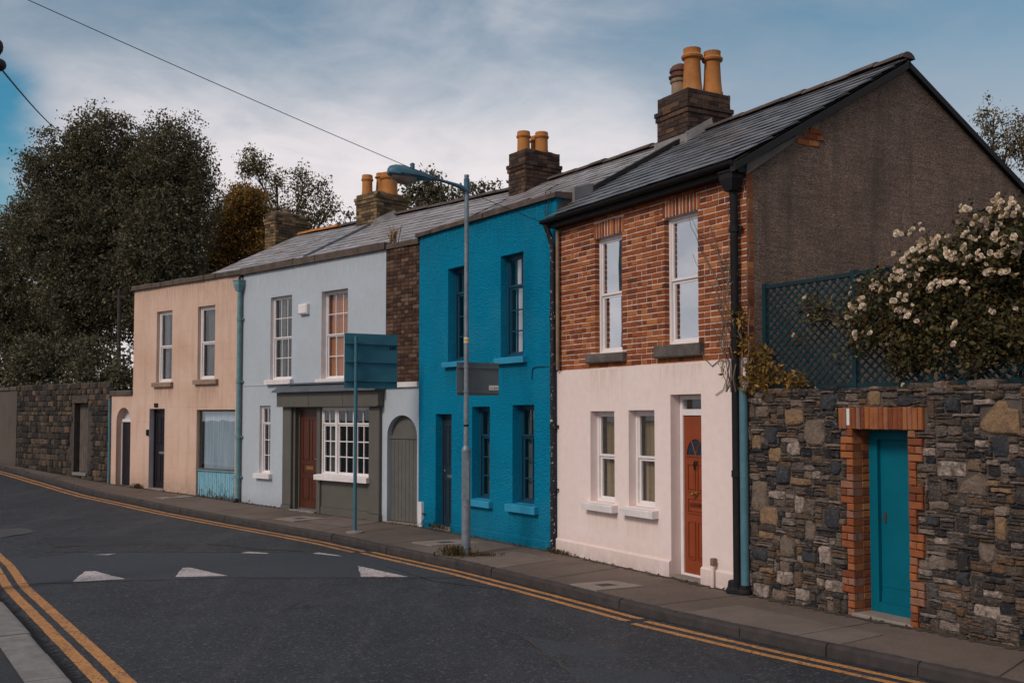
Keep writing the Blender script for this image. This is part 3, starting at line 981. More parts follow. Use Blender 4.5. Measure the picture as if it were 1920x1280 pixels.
seam([(-6.1, 12.72), (-3.6, 13.20), (-0.6, 13.20)], 0.035, 'iron lid', 1)
seam([(-7.2, 15.62), (-4.3, 15.62), (-2.6, 15.55)], 0.05, 'dark mortar', 2)
seam([(-0.35, 10.4), (0.10, 9.72), (0.55, 8.05), (1.2, 6.6)], 0.022, 'dark mortar', 3)
seam([(-1.7, 14.1), (-1.0, 12.9), (0.2, 12.1)], 0.02, 'dark fascia', 4)
seam([(-5.0, 16.6), (-3.9, 15.9), (-3.1, 15.7)], 0.03, 'dark fascia', 6)
flat('asphalt_patch', wob([(-7.9, 17.2), (-6.4, 17.6), (-5.9, 16.6), (-7.2, 16.1)], 0.05, 0.2, 10), 'worn asphalt', 0.002)
for pts in ([(-5.53, 12.86), (-5.74, 13.72), (-5.62, 13.74), (-4.95, 13.07)],
            [(-4.36, 13.24), (-4.53, 14.02), (-4.44, 14.05), (-3.71, 13.32)],
            [(-2.14, 14.20), (-1.96, 13.24), (-1.35, 13.24)]):
    flat('painted_triangle', wob(pts, 0.008, 0.12, 3), 'white road paint', 0.0045)
for pts in ([(-6.27, 15.26), (-6.05, 15.26), (-5.98, 15.43)], [(-4.12, 15.50), (-3.70, 15.42), (-3.68, 15.50), (-4.05, 15.66)], [(-3.02, 15.45), (-2.52, 15.12), (-2.58, 15.25), (-2.95, 15.56)]):
    flat('painted_mark', pts, 'white road paint', 0.0045)

# ------------------------------------------------------------------ building helpers


def wall_front(mb, x0, x1, z0, z1, ops, depth, y=0.0, top=None):
    xs = sorted({x0, x1} | {v for o in ops for v in o[:2]})
    zs = sorted({z0, z1} | {v for o in ops for v in o[2:4]})
    for i in range(len(xs) - 1):
        for j in range(len(zs) - 1):
            cx, cz = (xs[i] + xs[i + 1]) / 2, (zs[j] + zs[j + 1]) / 2
            if any(o[0] < cx < o[1] and o[2] < cz < o[3] for o in ops):
                continue
            mb.quad((xs[i], y, zs[j]), (xs[i + 1], y, zs[j]), (xs[i + 1], y, zs[j + 1]), (xs[i], y, zs[j + 1]))
    for o in ops:
        a, b, c, d = o[:4]
        dp = o[4] if len(o) > 4 else depth
        mb.quad((a, y, c), (a, y + dp, c), (a, y + dp, d), (a, y, d))
        mb.quad((b, y, c), (b, y + dp, c), (b, y + dp, d), (b, y, d))
        mb.quad((a, y, d), (b, y, d), (b, y + dp, d), (a, y + dp, d))
        mb.quad((a, y, c), (b, y, c), (b, y + dp, c), (a, y + dp, c))
    return mb


def arch_wall(mb, x0, x1, z0, z1, xa, xb, spring, depth, y=0.0, n=14, rise=None):
    """wall with a round-headed opening from the ground up"""
    r = (xb - xa) / 2
    rise = rise or r
    cx = (xa + xb) / 2
    mb.quad((x0, y, z0), (xa, y, z0), (xa, y, z1), (x0, y, z1))
    if x1 > xb:
        mb.quad((xb, y, z0), (x1, y, z0), (x1, y, z1), (xb, y, z1))
    pts = []
    for i in range(n + 1):
        t = pi - pi * i / n
        pts.append((cx + r * cos(t), spring + rise * sin(t)))
    for (ax, az), (bx, bz) in zip(pts, pts[1:]):
        mb.quad((ax, y, az), (bx, y, bz), (bx, y, z1), (ax, y, z1))
        mb.quad((ax, y, az), (bx, y, bz), (bx, y + depth, bz), (ax, y + depth, az))
    mb.quad((xa, y, z0), (xa, y + depth, z0), (xa, y + depth, spring), (xa, y, spring))
    mb.quad((xb, y, z0), (xb, y + depth, z0), (xb, y + depth, spring), (xb, y, spring))
    return pts


def frame_rect(mb, x0, x1, z0, z1, y0, y1, w):
    mb.box(x0, x0 + w, y0, y1, z0, z1)
    mb.box(x1 - w, x1, y0, y1, z0, z1)
    mb.box(x0 + w, x1 - w, y0 + 0.001, y1 - 0.001, z1 - w, z1)
    mb.box(x0 + w, x1 - w, y0 + 0.001, y1 - 0.001, z0, z0 + w)


def curtain(mb, x0, x1, z0, z1, y, amp=0.018, wave=0.09, seed=0):
    rg = random.Random(seed)
    n = max(4, int((x1 - x0) / (wave / 4)))
    ph = rg.uniform(0, 6)
    P = []
    for i in range(n + 1):
        x = x0 + (x1 - x0) * i / n
        P.append((x, y + amp * sin(ph + 2 * pi * (x - x0) / wave + 0.8 * sin(7 * x))))
    for a, b in zip(P, P[1:]):
        mb.quad((a[0], a[1], z0), (b[0], b[1], z0), (b[0], b[1], z1), (a[0], a[1], z1))


def window(parent, x0, x1, z0, z1, y, fmat='white paint', glass='window glass', fw=0.045, rows=((0.5, 1, 1), (0.5, 1, 1)), bar=0.018, cur=None, blind=None, gap=0.03, label=None, sw=0.032):
    """frame mesh named window; sashes, panes and curtains below it.
    rows: from the top, (share of the height, columns, rows of panes)"""
    mb = MB()
    frame_rect(mb, x0 + 0.002, x1 - 0.002, z0 + 0.002, z1 - 0.002, y, y + 0.07, fw)
    w = mb.build('window', fmat, parent)
    if label:
        w['label'] = label
    ix0, ix1, iz0, iz1 = x0 + fw, x1 - fw, z0 + fw, z1 - fw
    H = iz1 - iz0
    zt = iz1
    for k, (share, nc, nr) in enumerate(rows):
        zb = zt - H * share
        yy = y + 0.012 + (0.02 if k % 2 else 0.0)
        sb = MB()
        frame_rect(sb, ix0 + 0.001, ix1 - 0.001, zb + 0.001, zt - 0.001, yy, yy + 0.032, sw)
        px0, px1, pz0, pz1 = ix0 + sw, ix1 - sw, zb + sw, zt - sw
        for c in range(1, nc):
            cx = px0 + (px1 - px0) * c / nc
            sb.box(cx - bar / 2, cx + bar / 2, yy + 0.003, yy + 0.026, pz0, pz1)
        for r in range(1, nr):
            cz = pz0 + (pz1 - pz0) * r / nr
            sb.box(px0, px1, yy + 0.005, yy + 0.024, cz - bar / 2, cz + bar / 2)
        sb.build('sash', fmat, w)
        for c in range(nc):
            for r in range(nr):
                a, b = px0 + (px1 - px0) * c / nc, px0 + (px1 - px0) * (c + 1) / nc
                e, f = pz0 + (pz1 - pz0) * r / nr, pz0 + (pz1 - pz0) * (r + 1) / nr
                MB().box(a, b, yy + 0.013, yy + 0.017, e, f).build('pane', glass, w)
        zt = zb
    if cur:
        for (a, b, m) in cur:
            cb = MB()
            curtain(cb, ix0 + (ix1 - ix0) * a, ix0 + (ix1 - ix0) * b, iz0 - 0.03, iz1 + 0.03, y + 0.07 + gap + 0.03, seed=int(x0 * 100) + int(a * 10))
            cb.build('curtain', m, w)
    if blind:
        m, share = blind
        MB().box(ix0 - 0.03, ix1 + 0.03, y + 0.1, y + 0.105, iz1 - H * share, iz1 + 0.03).build('blind', m, w)
    return w


def sill(parent, x0, x1, z0, z1, y0=-0.07, y1=0.10, mat='white sill', slope=0.015):
    mb = MB()
    mb.prism([(y0, z0), (y1, z0), (y1, z1 + slope), (y0, z1 - 0.004), (y0 - 0.004, z1 - 0.012)], 0, x0, x1)
    return mb.build('window_sill', mat, parent)


def panel_door(parent, x0, x1, z0, z1, y, mat, panels, label=None, extra=None):
    """leaf with raised panels (x share, z share rectangles)"""
    mb = MB().box(x0, x1, y, y + 0.045, z0, z1)
    d = mb.build('door', mat, parent)
    if label:
        d['label'] = label
    W_, H_ = x1 - x0, z1 - z0
    for (a, b, c, e) in panels:
        X0, X1, Z0, Z1 = x0 + W_ * a, x0 + W_ * b, z0 + H_ * c, z0 + H_ * e
        p = MB()
        # moulding frame standing proud, with a bevelled field
        frame_rect(p, X0, X1, Z0, Z1, y - 0.012, y - 0.0005, 0.018)
        p.bbox(X0 + 0.026, X1 - 0.026, y - 0.010, y - 0.0004, Z0 + 0.026, Z1 - 0.026, 0.008)
        p.build('door_panel', mat, d)
    return d


def brick_mesh(l, h, d, seed, b=0.006):
    rg = random.Random(seed)
    return MB().bbox(0, l, -0.008, d, 0, h, b, 0.0025, rg).mesh('brick', None)


def slate_field(parent, name, x0, x1, ya, yb, za, zb, mat, w=0.29, expo=0.2, singles=False, xl=None, xr=None, seed=2, thick=0.008):
    """courses of slates on a pitch from (ya,za) at the eave to (yb,zb) at the ridge; xl/xr give the side edges per slope share"""
    rg = random.Random(seed)
    L = sqrt((yb - ya) ** 2 + (zb - za) ** 2)
    uy, uz = (yb - ya) / L, (zb - za) / L
    ny, nz = -uz, uy
    n = int(L / expo)
    ex = L / n
    joined = MB()
    for i in range(n + 1):
        if i == n:
            s0, s1 = L - ex * 0.55, L
        else:
            s0, s1 = i * ex, min(L, i * ex + ex * 1.9)
        t = min(1.0, (i + 0.5) / n)
        a = x0 + (xl(t) if xl else 0.0)
        b = x1 + (xr(t) if xr else 0.0)
        x = a - (w / 2 if i % 2 else 0.0)
        while x < b - 0.01:
            xa, xb = max(a, x + 0.003), min(b, x + w - 0.003)
            x += w
            if xb - xa < 0.03:
                continue
            lift0 = 0.030 + rg.uniform(0, 0.006)
            j = rg.uniform(-0.008, 0.008)
            slip = 0.0 if rg.random() > 0.02 else -0.03
            tw = rg.uniform(-0.003, 0.003)
            q = []
            for sv, lf in ((s0 + j + slip, lift0), (s1 + slip, 0.006)):
                for xx, tt in ((xa, -tw), (xb, tw)):
                    for k in (0, thick):
                        l_ = lf + k + tt * (1 if k else 1)
                        q.append((xx, ya + uy * sv + ny * l_, za + uz * sv + nz * l_))
            fs = ((0, 2, 3, 1), (4, 5, 7, 6), (1, 3, 7, 5), (0, 1, 5, 4), (2, 6, 7, 3), (0, 4, 6, 2))
            if singles:
                MB().add(q, fs).build('slate', mat, parent)
            else:
                joined.add(q, fs)
    if not singles:
        joined.build(name, mat, parent, kind='stuff')


def ridge(parent, x0, x1, y, z, mat='ridge tile', step=0.42, seed=3):
    rg = random.Random(seed)
    x = x0
    while x < x1 - 0.05:
        b = min(x1, x + step)
        mb = MB()
        n = 6
        dz = rg.uniform(-0.008, 0.012)
        vs_ = []
        for xx, ex in ((x + 0.004, 0.0), (b - 0.004, 0.006)):
            for k in range(n + 1):
                t = pi * (0.08 + 0.84 * k / n)
                vs_.append((xx, y + (0.125 + ex) * cos(t), z - 0.035 + (0.105 + ex) * sin(t) + dz))
        mb.add(vs_, [(k, k + 1, n + 2 + k, n + 1 + k) for k in range(n)] + [tuple(range(n + 1)), tuple(range(2 * n + 1, n, -1))])
        mb.build('ridge_tile', mat, parent)
        x = b


def pot_profile(h, r, kind='tall'):
    if kind == 'tall':
        return [(r * 1.18, -0.05), (r * 1.18, 0.03), (r * 1.1, 0.05), (r * 0.98, h * 0.3), (r * 0.88, h * 0.74), (r * 0.90, h * 0.76), (r * 1.14, h * 0.79), (r * 1.2, h * 0.83), (r * 1.12, h * 0.86), (r * 0.95, h * 0.885), (r * 0.93, h * 0.97), (r * 0.97, h), (r * 0.72, h), (r * 0.7, h - 0.12)]
    return [(r * 1.05, -0.05), (r * 1.05, 0.02), (r, 0.04), (r * 0.97, h * 0.66), (r * 1.12, h * 0.70), (r * 1.18, h * 0.77), (r * 1.05, h * 0.82), (r * 1.02, h * 0.96), (r * 0.98, h), (r * 0.74, h), (r * 0.72, h - 0.1)]


def chimney(parent, x0, x1, y0, y1, z0, z1, zcap, mat, mortar, singles=False, seed=1, course=0.0765, bl=0.215, hidden=1.0):
    rg = random.Random(seed)
    e = 0.012
    core = MB().box(x0 + e, x1 - e, y0 + e, y1 - e, z0, zcap - 0.02)
    ch = core.build('chimney', mortar, parent)
    joined = MB()
    faces = (('f', x0, x1), ('r', y0, y1), ('b', x0, x1), ('l', y0, y1))
    n = int((zcap - z0) / course)
    cz = (zcap - z0) / n
    capc = max(1, int(round((zcap - z1) / cz)))
    for i in range(n):
        za, zb = z0 + i * cz + 0.004, z0 + (i + 1) * cz - 0.004
        grow = 0.0
        k = n - i
        if k == capc + 1:
            grow = 0.035
        elif k == capc + 2:
            grow = 0.02
        elif k <= capc:
            grow = -0.005
        for s, a, b in faces:
            lo, hi = a - grow, b + grow
            x = lo if (i + (s in 'rl')) % 2 == 0 else lo - bl / 2
            while x < hi - 0.012:
                xa, xb = max(lo, x + 0.004), min(hi, x + bl - 0.004)
                if hi - xb < 0.03:
                    xb = hi
                x = xb + 0.004 if xb < hi else hi
                if xb - xa < 0.02:
                    continue
                d = 0.05
                o_ = rg.uniform(-0.003, 0.003)
                bx = MB().bbox(xa, xb, -grow + o_, d, za, zb, 0.007, 0.003, rg)
                vs_ = []
                for (u, v, z) in bx.v:
                    if s == 'f':
                        vs_.append((u, y0 + v, z))
                    elif s == 'b':
                        vs_.append((u, y1 - v, z))
                    elif s == 'r':
                        vs_.append((x1 - v, u, z))
                    else:
                        vs_.append((x0 + v, u, z))
                if singles and s in 'fr':
                    MB().add(vs_, bx.f).build('brick', mat, ch)
                else:
                    joined.add(vs_, bx.f)
    joined.build('brickwork', mat, ch, kind='stuff')
    # mortar haunching round the pots
    mb = MB()
    a, b = 0.02, 0.13
    base = [(x0 + a, y0 + a, zcap - 0.015), (x1 - a, y0 + a, zcap - 0.015), (x1 - a, y1 - a, zcap - 0.015), (x0 + a, y1 - a, zcap - 0.015)]
    top = [(x0 + b, y0 + b, zcap + 0.05), (x1 - b, y0 + b, zcap + 0.05), (x1 - b, y1 - b, zcap + 0.05), (x0 + b, y1 - b, zcap + 0.05)]
    mb.add(base + top, [(0, 1, 5, 4), (1, 2, 6, 5), (2, 3, 7, 6), (3, 0, 4, 7), (4, 5, 6, 7)])
    mb.build('mortar_flaunching', mortar, ch)
    return ch


def pot(ch, x, y, z, h, r, kind='tall', mat='terracotta'):
    o = MB().lathe(x, y, [(a, z + b) for a, b in pot_profile(h, r, kind)], 20, False).build('chimney_pot', mat, ch, smooth=False)
    smooth_by_angle(o, 35)
    return o


def pipe(parent, pts, r, mat, brackets=(), name='drainpipe', n=12):
    o = MB().tube(pts, r, n).build(name, mat, parent)
    smooth_by_angle(o, 45)
    x, y = pts[0][0], pts[0][1]
    for z in brackets:
        mb = MB().lathe(x, y, [(r, z - 0.04), (r * 1.22, z - 0.038), (r * 1.22, z + 0.038), (r, z + 0.04)], n, False)
        mb.box(x - r * 2.0, x + r * 2.0, y + r * 0.6, y + r * 1.15, z - 0.02, z + 0.02)
        mb.build('pipe_bracket', mat, o)
    return o


def hopper(parent, x, y, z, w, d, h, mat):
    mb = MB()
    lo = [(x - w * 0.28, y - d * 0.28, z), (x + w * 0.28, y - d * 0.28, z), (x + w * 0.28, y + d * 0.28, z), (x - w * 0.28, y + d * 0.28, z)]
    md = [(x - w / 2, y - d / 2, z + h * 0.6), (x + w / 2, y - d / 2, z + h * 0.6), (x + w / 2, y + d / 2, z + h * 0.6), (x - w / 2, y + d / 2, z + h * 0.6)]
    tp = [(a, b, z + h) for a, b, _ in md]
    mb.add(lo + md + tp, [(0, 1, 5, 4), (1, 2, 6, 5), (2, 3, 7, 6), (3, 0, 4, 7), (4, 5, 9, 8), (5, 6, 10, 9), (6, 7, 11, 10), (7, 4, 8, 11), (3, 2, 1, 0)])
    mb.box(x - w / 2 - 0.012, x + w / 2 + 0.012, y - d / 2 - 0.012, y + d / 2 + 0.012, z + h * 0.93, z + h * 1.03)
    return mb.build('hopper_head', mat, parent)


def shell(parent, x0, x1, depth, z0, z1, mat, ridge_y=None, ridge_z=None, right_mat=None, right_name='gable_wall', xl=0.0, xr=0.0):
    """back and side walls of a house (with gables when a ridge is given)"""
    def side(x, xo, nm, m):
        poly = [(0.0, z0), (depth, z0), (depth, z1)]
        if ridge_y:
            poly.append((ridge_y, ridge_z))
        poly.append((0.0, z1))
        vs_ = [(x + xo * (p[0] / depth), p[0], p[1]) for p in poly]
        MB().add(vs_, [tuple(range(len(vs_)))]).build(nm, m, parent)
    side(x0 + 0.001, xl, 'side_wall', mat)
    side(x1 - 0.001, xr, right_name, right_mat or mat)
    MB().quad((x0 + xl, depth, z0), (x1 + xr, depth, z0), (x1 + xr, depth, z1), (x0 + xl, depth, z1)).build('back_wall', mat, parent)
    # floors and a cross wall inside keep the rooms dark behind the glass
    MB().box(x0 + 0.05, x1 - 0.05, 0.32, depth - 0.1, 2.42, 2.55).build('upper_floor', 'interior dark', parent)
    MB().quad((x0, 1.6, z0), (x1, 1.6, z0), (x1, 1.6, z1 - 0.2), (x0, 1.6, z1 - 0.2)).build('inner_wall', 'interior dark', parent)


def back_roof(parent, x0, x1, y0, z0, y1, z1, mat, xl=0.0, xr=0.0):
    MB().quad((x0, y1, z1), (x1, y1, z1), (x1 + xr, y0, z0), (x0 + xl, y0, z0)).build('roof', mat, parent)


def coping(parent, x0, x1, y0, y1, z0, z1, mat, step=0.55, seed=1):
    rg = random.Random(seed)
    x = x0
    while x < x1 - 0.05:
        b = min(x1, x + step * rg.uniform(0.8, 1.25))
        if x1 - b < 0.2:
            b = x1
        dz, dy = rg.uniform(-0.014, 0.014), rg.uniform(-0.012, 0.012)
        mb = MB()
        a, c = x + 0.004, b - 0.004
        pr = [(y0 + dy, z0), (y0 + dy - 0.005, z1 - 0.02 + dz), (y0 + dy + 0.02, z1 + dz), (y1, z1 + 0.02 + dz), (y1, z0)]
        n = len(pr)
        t = rg.uniform(-0.010, 0.010)
        vs_ = [(a, y, z) for y, z in pr] + [(c, y, z + (t if z > z0 else 0)) for y, z in pr]
        mb.add(vs_, [(i, (i + 1) % n, n + (i + 1) % n, n + i) for i in range(n)] + [tuple(range(n)), tuple(range(2 * n - 1, n - 1, -1))])
        mb.build('coping_stone', mat, parent)
        x = b


HN = {k: radians(v[1]) for k, v in D.items()}

# ------------------------------------------------------------------ brick and cream house
house = thing('brick_house', 'two storey house with red brick upper floor over cream painted ground floor', 'house', L2W('brick', 0), HN['brick'])
HX = 4.0
low = MB()
wall_front(low, 0.0, HX, -0.3, 2.62, [(0.87, 1.44, 0.80, 2.04), (1.76, 2.31, 0.80, 2.05), (2.63, 3.21, -0.3, 2.24)], 0.17, -0.014)
low.quad((0, -0.014, 2.62), (HX, -0.014, 2.62), (HX, 0.02, 2.62), (0, 0.02, 2.62))
low.build('ground_floor_wall', 'cream render', house)
for a, b in ((0.0, 2.63), (3.21, HX - 0.06)):
    MB().prism([(-0.045, -0.3), (-0.014, -0.3), (-0.014, 0.205), (-0.030, 0.205), (-0.048, 0.185)], 0, a + 0.002, b - 0.002).build('plinth', 'cream render', house)
UO = [(0.96, 1.60, 2.83, 4.43), (2.50, 3.15, 2.86, 4.46)]
bw = MB()
wall_front(bw, 0.0, HX, 2.60, 4.84, UO, 0.12, 0.012)
brickwall = bw.build('brick_wall', 'pale mortar', house)
for k in range(1):
    rg = random.Random(11)
    course, z = 0.0725, 2.632
    cand = []
    row = 0
    # soldier arches over the two windows
    arch = [(0.93, 1.66, 4.432, 4.65), (2.46, 3.20, 4.462, 4.68)]
    while z + course < 4.80:
        za, zb = z + 0.0065, z + course - 0.0065
        blocks = [(o[0], o[1]) for o in UO if zb > o[2] - 0.0 and za < o[3]]
        blocks += [(a[0], a[1]) for a in arch if zb > a[2] + 0.01 and za < a[3] - 0.03]
        blocks += [(0.84, 1.69)] if zb > 2.70 and za < 2.80 else []
        blocks += [(2.38, 3.24)] if zb > 2.70 and za < 2.83 else []
        blocks = sorted(blocks)
        free, x = [], 0.0
        merged = []
        for b in blocks:
            if merged and b[0] <= merged[-1][1]:
                merged[-1] = (merged[-1][0], max(merged[-1][1], b[1]))
            else:
                merged.append(b)
        for b in merged:
            free.append((x, b[0], x > 0, True)); x = b[1]
        free.append((x, HX, x > 0, False))
        head = row % 4 == 2
        for a, b, lj, rj in free:
            x = a
            first = True
            while x < b - 0.015:
                if head:
                    L_ = 0.108
                elif first and row % 2:
                    L_ = 0.108
                else:
                    L_ = 0.212 if rg.random() > 0.42 else 0.106
                first = False
                xb = min(b, x + L_)
                if b - xb < 0.04:
                    xb = b
                xa2 = x + (0.0 if x == a else 0.0045)
                xb2 = xb - (0.0 if xb == b else 0.0045)
                if x == a and lj:
                    xa2 -= 0.003
                if xb == b and rj:
                    xb2 += 0.003
                cand.append((xa2, xb2, za, zb))
                x = xb
        z += course
        row += 1
    for (a, b, z0, z1) in arch:
        n = 11
        for i in range(n):
            xa = a + (b - a) * i / n
            xb = a + (b - a) * (i + 1) / n
            cand.append((xa + 0.009, xb - 0.009, z0, z1 - 0.004 * abs(i - 5)))
    # nearest (rightmost) bricks show largest: those are parts, the rest is joined
    cand.sort(key=lambda c: -c[1])
    proto = [brick_mesh(1.0, 1.0, 0.1, 40 + i) for i in range(1)]
    rest = MB()
    for i, (xa, xb, za, zb) in enumerate(cand):
        o_ = rg.uniform(-0.003, 0.003)
        m = MB().bbox(xa, xb, 0.004 + o_, 0.10, za + rg.uniform(-0.001, 0.001), zb + rg.uniform(-0.001, 0.001), 0.005, 0.0022, rg)
        if i < 298:
            m.build('brick', 'red brick', brickwall)
        else:
            rest.add(m.v, m.f)
    rest.build('brickwork', 'red brick', brickwall, kind='stuff')

for i, (x0, x1, z0, z1) in enumerate(((0.87, 1.44, 0.80, 2.04), (1.76, 2.31, 0.80, 2.05))):
    window(house, x0, x1, z0, z1, 0.10, fw=0.04, cur=[(0.0, 0.45, 'tan curtain'), (0.62, 1.0, 'tan curtain')], gap=0.02)
    sill(house, x0 - 0.08, x1 + 0.075, 0.69, 0.785, -0.115, 0.10)
for (x0, x1, z0, z1) in UO:
    window(house, x0, x1, z0, z1, 0.085, glass='mirror-like glass', fw=0.04, blind=('grey curtain', 1.0))
for x0, x1, z0, z1 in ((0.83, 1.70, 2.695, 2.825), (2.37, 3.25, 2.695, 2.855)):
    m = MB().bbox(x0, x1, -0.075, 0.10, z0, z1, 0.014, 0.008, random.Random(3))
    m.build('window_sill', 'grey sill', house)
# orange front door with fanlight
fr = MB()
frame_rect(fr, 2.635, 3.205, 0.0, 2.235, 0.13, 0.2, 0.055)
fr.box(2.69, 3.15, 0.131, 0.199, 1.985, 2.06)
fr.build('door_frame', 'white paint', house)
MB().box(2.69, 3.15, 0.160, 0.165, 2.06, 2.18).build('transom_pane', 'window glass', house)
d = panel_door(house, 2.692, 3.148, 0.035, 1.983, 0.150, 'orange door', [(0.14, 0.46, 0.52, 0.70), (0.54, 0.86, 0.52, 0.70), (0.14, 0.46, 0.10, 0.34), (0.54, 0.86, 0.10, 0.34), (0.14, 0.86, 0.385, 0.485)])
fan, gl = MB(), MB()
cx, cz, r = 2.92, 1.50, 0.165
n = 14
po = [(cx + (r + 0.022) * cos(pi * i / n), cz + 1.18 * (r + 0.022) * sin(pi * i / n)) for i in range(n + 1)]
pi_ = [(cx + r * cos(pi * i / n), cz + 1.18 * r * sin(pi * i / n)) for i in range(n + 1)]
for i in range(n):
    fan.add([(po[i][0], 0.138, po[i][1]), (po[i + 1][0], 0.138, po[i + 1][1]), (pi_[i + 1][0], 0.138, pi_[i + 1][1]), (pi_[i][0], 0.138, pi_[i][1]),
             (po[i][0], 0.1497, po[i][1]), (po[i + 1][0], 0.1497, po[i + 1][1])], [(0, 1, 2, 3), (0, 4, 5, 1)])
fan.box(cx - r - 0.022, cx + r + 0.022, 0.138, 0.1497, cz - 0.022, cz)
for t in (pi / 3, 2 * pi / 3):
    fan.tube([(cx, 0.144, cz), (cx + r * cos(t), 0.144, cz + 1.18 * r * sin(t))], 0.007, 6)
fan.build('fanlight_frame', 'orange door', d)
gl.add([(cx, 0.1475, cz)] + [(a, 0.1475, b) for a, b in pi_], [tuple(range(n + 2))])
gl.build('fanlight_pane', 'navy door', d)
MB().box(2.80, 3.02, 0.140, 0.1495, 0.86, 0.925).build('letter_plate', 'black iron', d)
k = MB().lathe(2.92, 0, [(0.0, 0), (0.03, 0.0), (0.03, 0.015), (0.012, 0.02), (0.012, 0.04), (0.026, 0.055), (0.022, 0.075), (0.0, 0.08)], 12)
k.v = [(x, 0.150 - z, 1.03 + y) for x, y, z in k.v]
k.build('door_knob', 'brass', d)
k = MB().tube([(2.90, 0.145, 1.43), (2.895, 0.125, 1.39), (2.92, 0.118, 1.335), (2.945, 0.125, 1.39), (2.94, 0.145, 1.43)], 0.009, 8)
k.build('door_knocker', 'black iron', d)
MB().box(2.635, 3.205, -0.02, 0.15, -0.25, 0.03).build('doorstep', 'cover slab', house)
# sooty fascia, gutter and roof
MB().box(-0.02, HX + 0.02, -0.14, 0.02, 4.72, 4.83).build('fascia_board', 'dark fascia', house)
g = MB()
n = 8
for i in range(n):
    t0, t1 = pi + pi * i / n, pi + pi * (i + 1) / n
    cy_, cz_ = -0.205, 4.835
    g.quad((-0.08, cy_ + 0.055 * cos(t0), cz_ + 0.055 * sin(t0)), (-0.08, cy_ + 0.055 * cos(t1), cz_ + 0.055 * sin(t1)), (HX + 0.03, cy_ + 0.055 * cos(t1), cz_ + 0.055 * sin(t1)), (HX + 0.03, cy_ + 0.055 * cos(t0), cz_ + 0.055 * sin(t0)))
g.box(-0.085, -0.078, -0.262, -0.148, 4.780, 4.838)
g.box(HX + 0.028, HX + 0.036, -0.262, -0.148, 4.780, 4.838)
g.build('gutter', 'black iron', house)
MB().quad((-0.02, -0.2, 4.832), (HX + 0.03, -0.2, 4.832), (HX + 0.03, 2.72, 6.49), (-0.2, 2.72, 6.49)).build('roof', 'dark mortar', house)
slate_field(house, 'slates', 0.0, HX + 0.035, -0.215, 2.70, 4.835, 6.49, 'slate', 0.31, 0.235, True, xl=lambda t: -0.02, seed=8)
back_roof(house, 0.0, HX + 0.03, 5.62, 4.83, 2.72, 6.49, 'slate', 0.3)
ridge(house, 0.22, HX + 0.05, 2.72, 6.52)
shell(house, 0.0, HX, 5.44, -0.3, 4.84, 'brown pebbledash', 2.72, 6.46, 'brown pebbledash')
# verge of the gable: dark mortar edge both ways, a pale board at the foot, bare brick beside it
for (ya, za, yb, zb) in ((-0.22, 4.80, 2.74, 6.475), (5.66, 4.80, 2.70, 6.475)):
    mb = MB()
    for dx, dz in ((-0.02, 0.0), (0.06, 0.0), (0.06, -0.085), (-0.02, -0.085)):
        mb.v.append((HX + dx, ya, za + dz)); mb.v.append((HX + dx, yb, zb + dz))
    mb.f += [(0, 1, 3, 2), (2, 3, 5, 4), (4, 5, 7, 6), (6, 7, 1, 0), (0, 2, 4, 6), (1, 3, 5, 7)]
    mb.build('verge', 'dark fascia', house)
k = 0.566
MB().add([(HX + 0.003 + t, y, z) for t in (0, 0.035) for y, z in ((-0.02, 4.70), (0.68, 5.14), (0.80, 5.27), (-0.02, 4.83))], [(4, 5, 6, 7), (0, 1, 5, 4), (1, 2, 6, 5), (2, 3, 7, 6), (3, 0, 4, 7)]).build('verge_board', 'grey timber', house)
rg = random.Random(3)
for i, (y, z, w_) in enumerate(((0.80, 5.16, 0.17), (0.98, 5.17, 0.17), (0.90, 5.245, 0.2), (1.00, 5.32, 0.18), (1.11, 5.245, 0.12))):
    m = MB().bbox(0, w_, -0.012, 0.03, 0, 0.065, 0.007, 0.004, rg)
    m.v = [(HX - yy, y + xx, z + zz) for xx, yy, zz in m.v]
    m.build('brick', 'red brick', house)
ch = chimney(house, -0.57, 0.21, 2.3, 3.2, 5.9, 6.93, 7.16, 'sooty brick', 'grey mortar', True, 5)
pot(ch, -0.10, 2.66, 7.18, 0.74, 0.150)
pot(ch, 0.02, 2.98, 7.18, 0.71, 0.145)
o = pot(ch, -0.36, 2.62, 7.18, 0.36, 0.145, 'short', 'buff clay')
cowl = MB().lathe(-0.36, 2.62, [(0.155, 7.50), (0.185, 7.51), (0.19, 7.535), (0.15, 7.55), (0.15, 7.60), (0.175, 7.61), (0.17, 7.655), (0.13, 7.71), (0.06, 7.745), (0.0, 7.755)], 18)
smooth_by_angle(cowl.build('chimney_cowl', 'brown clay', ch), 40)
# flashing where the stack meets the slates
mb = MB()
for a, b in ((2.24, 2.5), (2.5, 2.78)):
    mb.add([(0.21, a, 4.95 + 0.57 * a + 0.03), (0.27, a, 4.95 + 0.57 * a + 0.045), (0.27, b, 4.95 + 0.57 * b + 0.045), (0.21, b, 4.95 + 0.57 * b + 0.03), (0.222, a, 4.95 + 0.57 * a + 0.2), (0.222, b, 4.95 + 0.57 * b + 0.2)], [(0, 1, 2, 3), (0, 4, 5, 3), (0, 1, 4), (3, 2, 5), (1, 2, 5, 4)])
mb.box(-0.6, 0.24, 2.262, 2.295, 6.27, 6.42)
mb.build('flashing', 'lead flashing', ch)
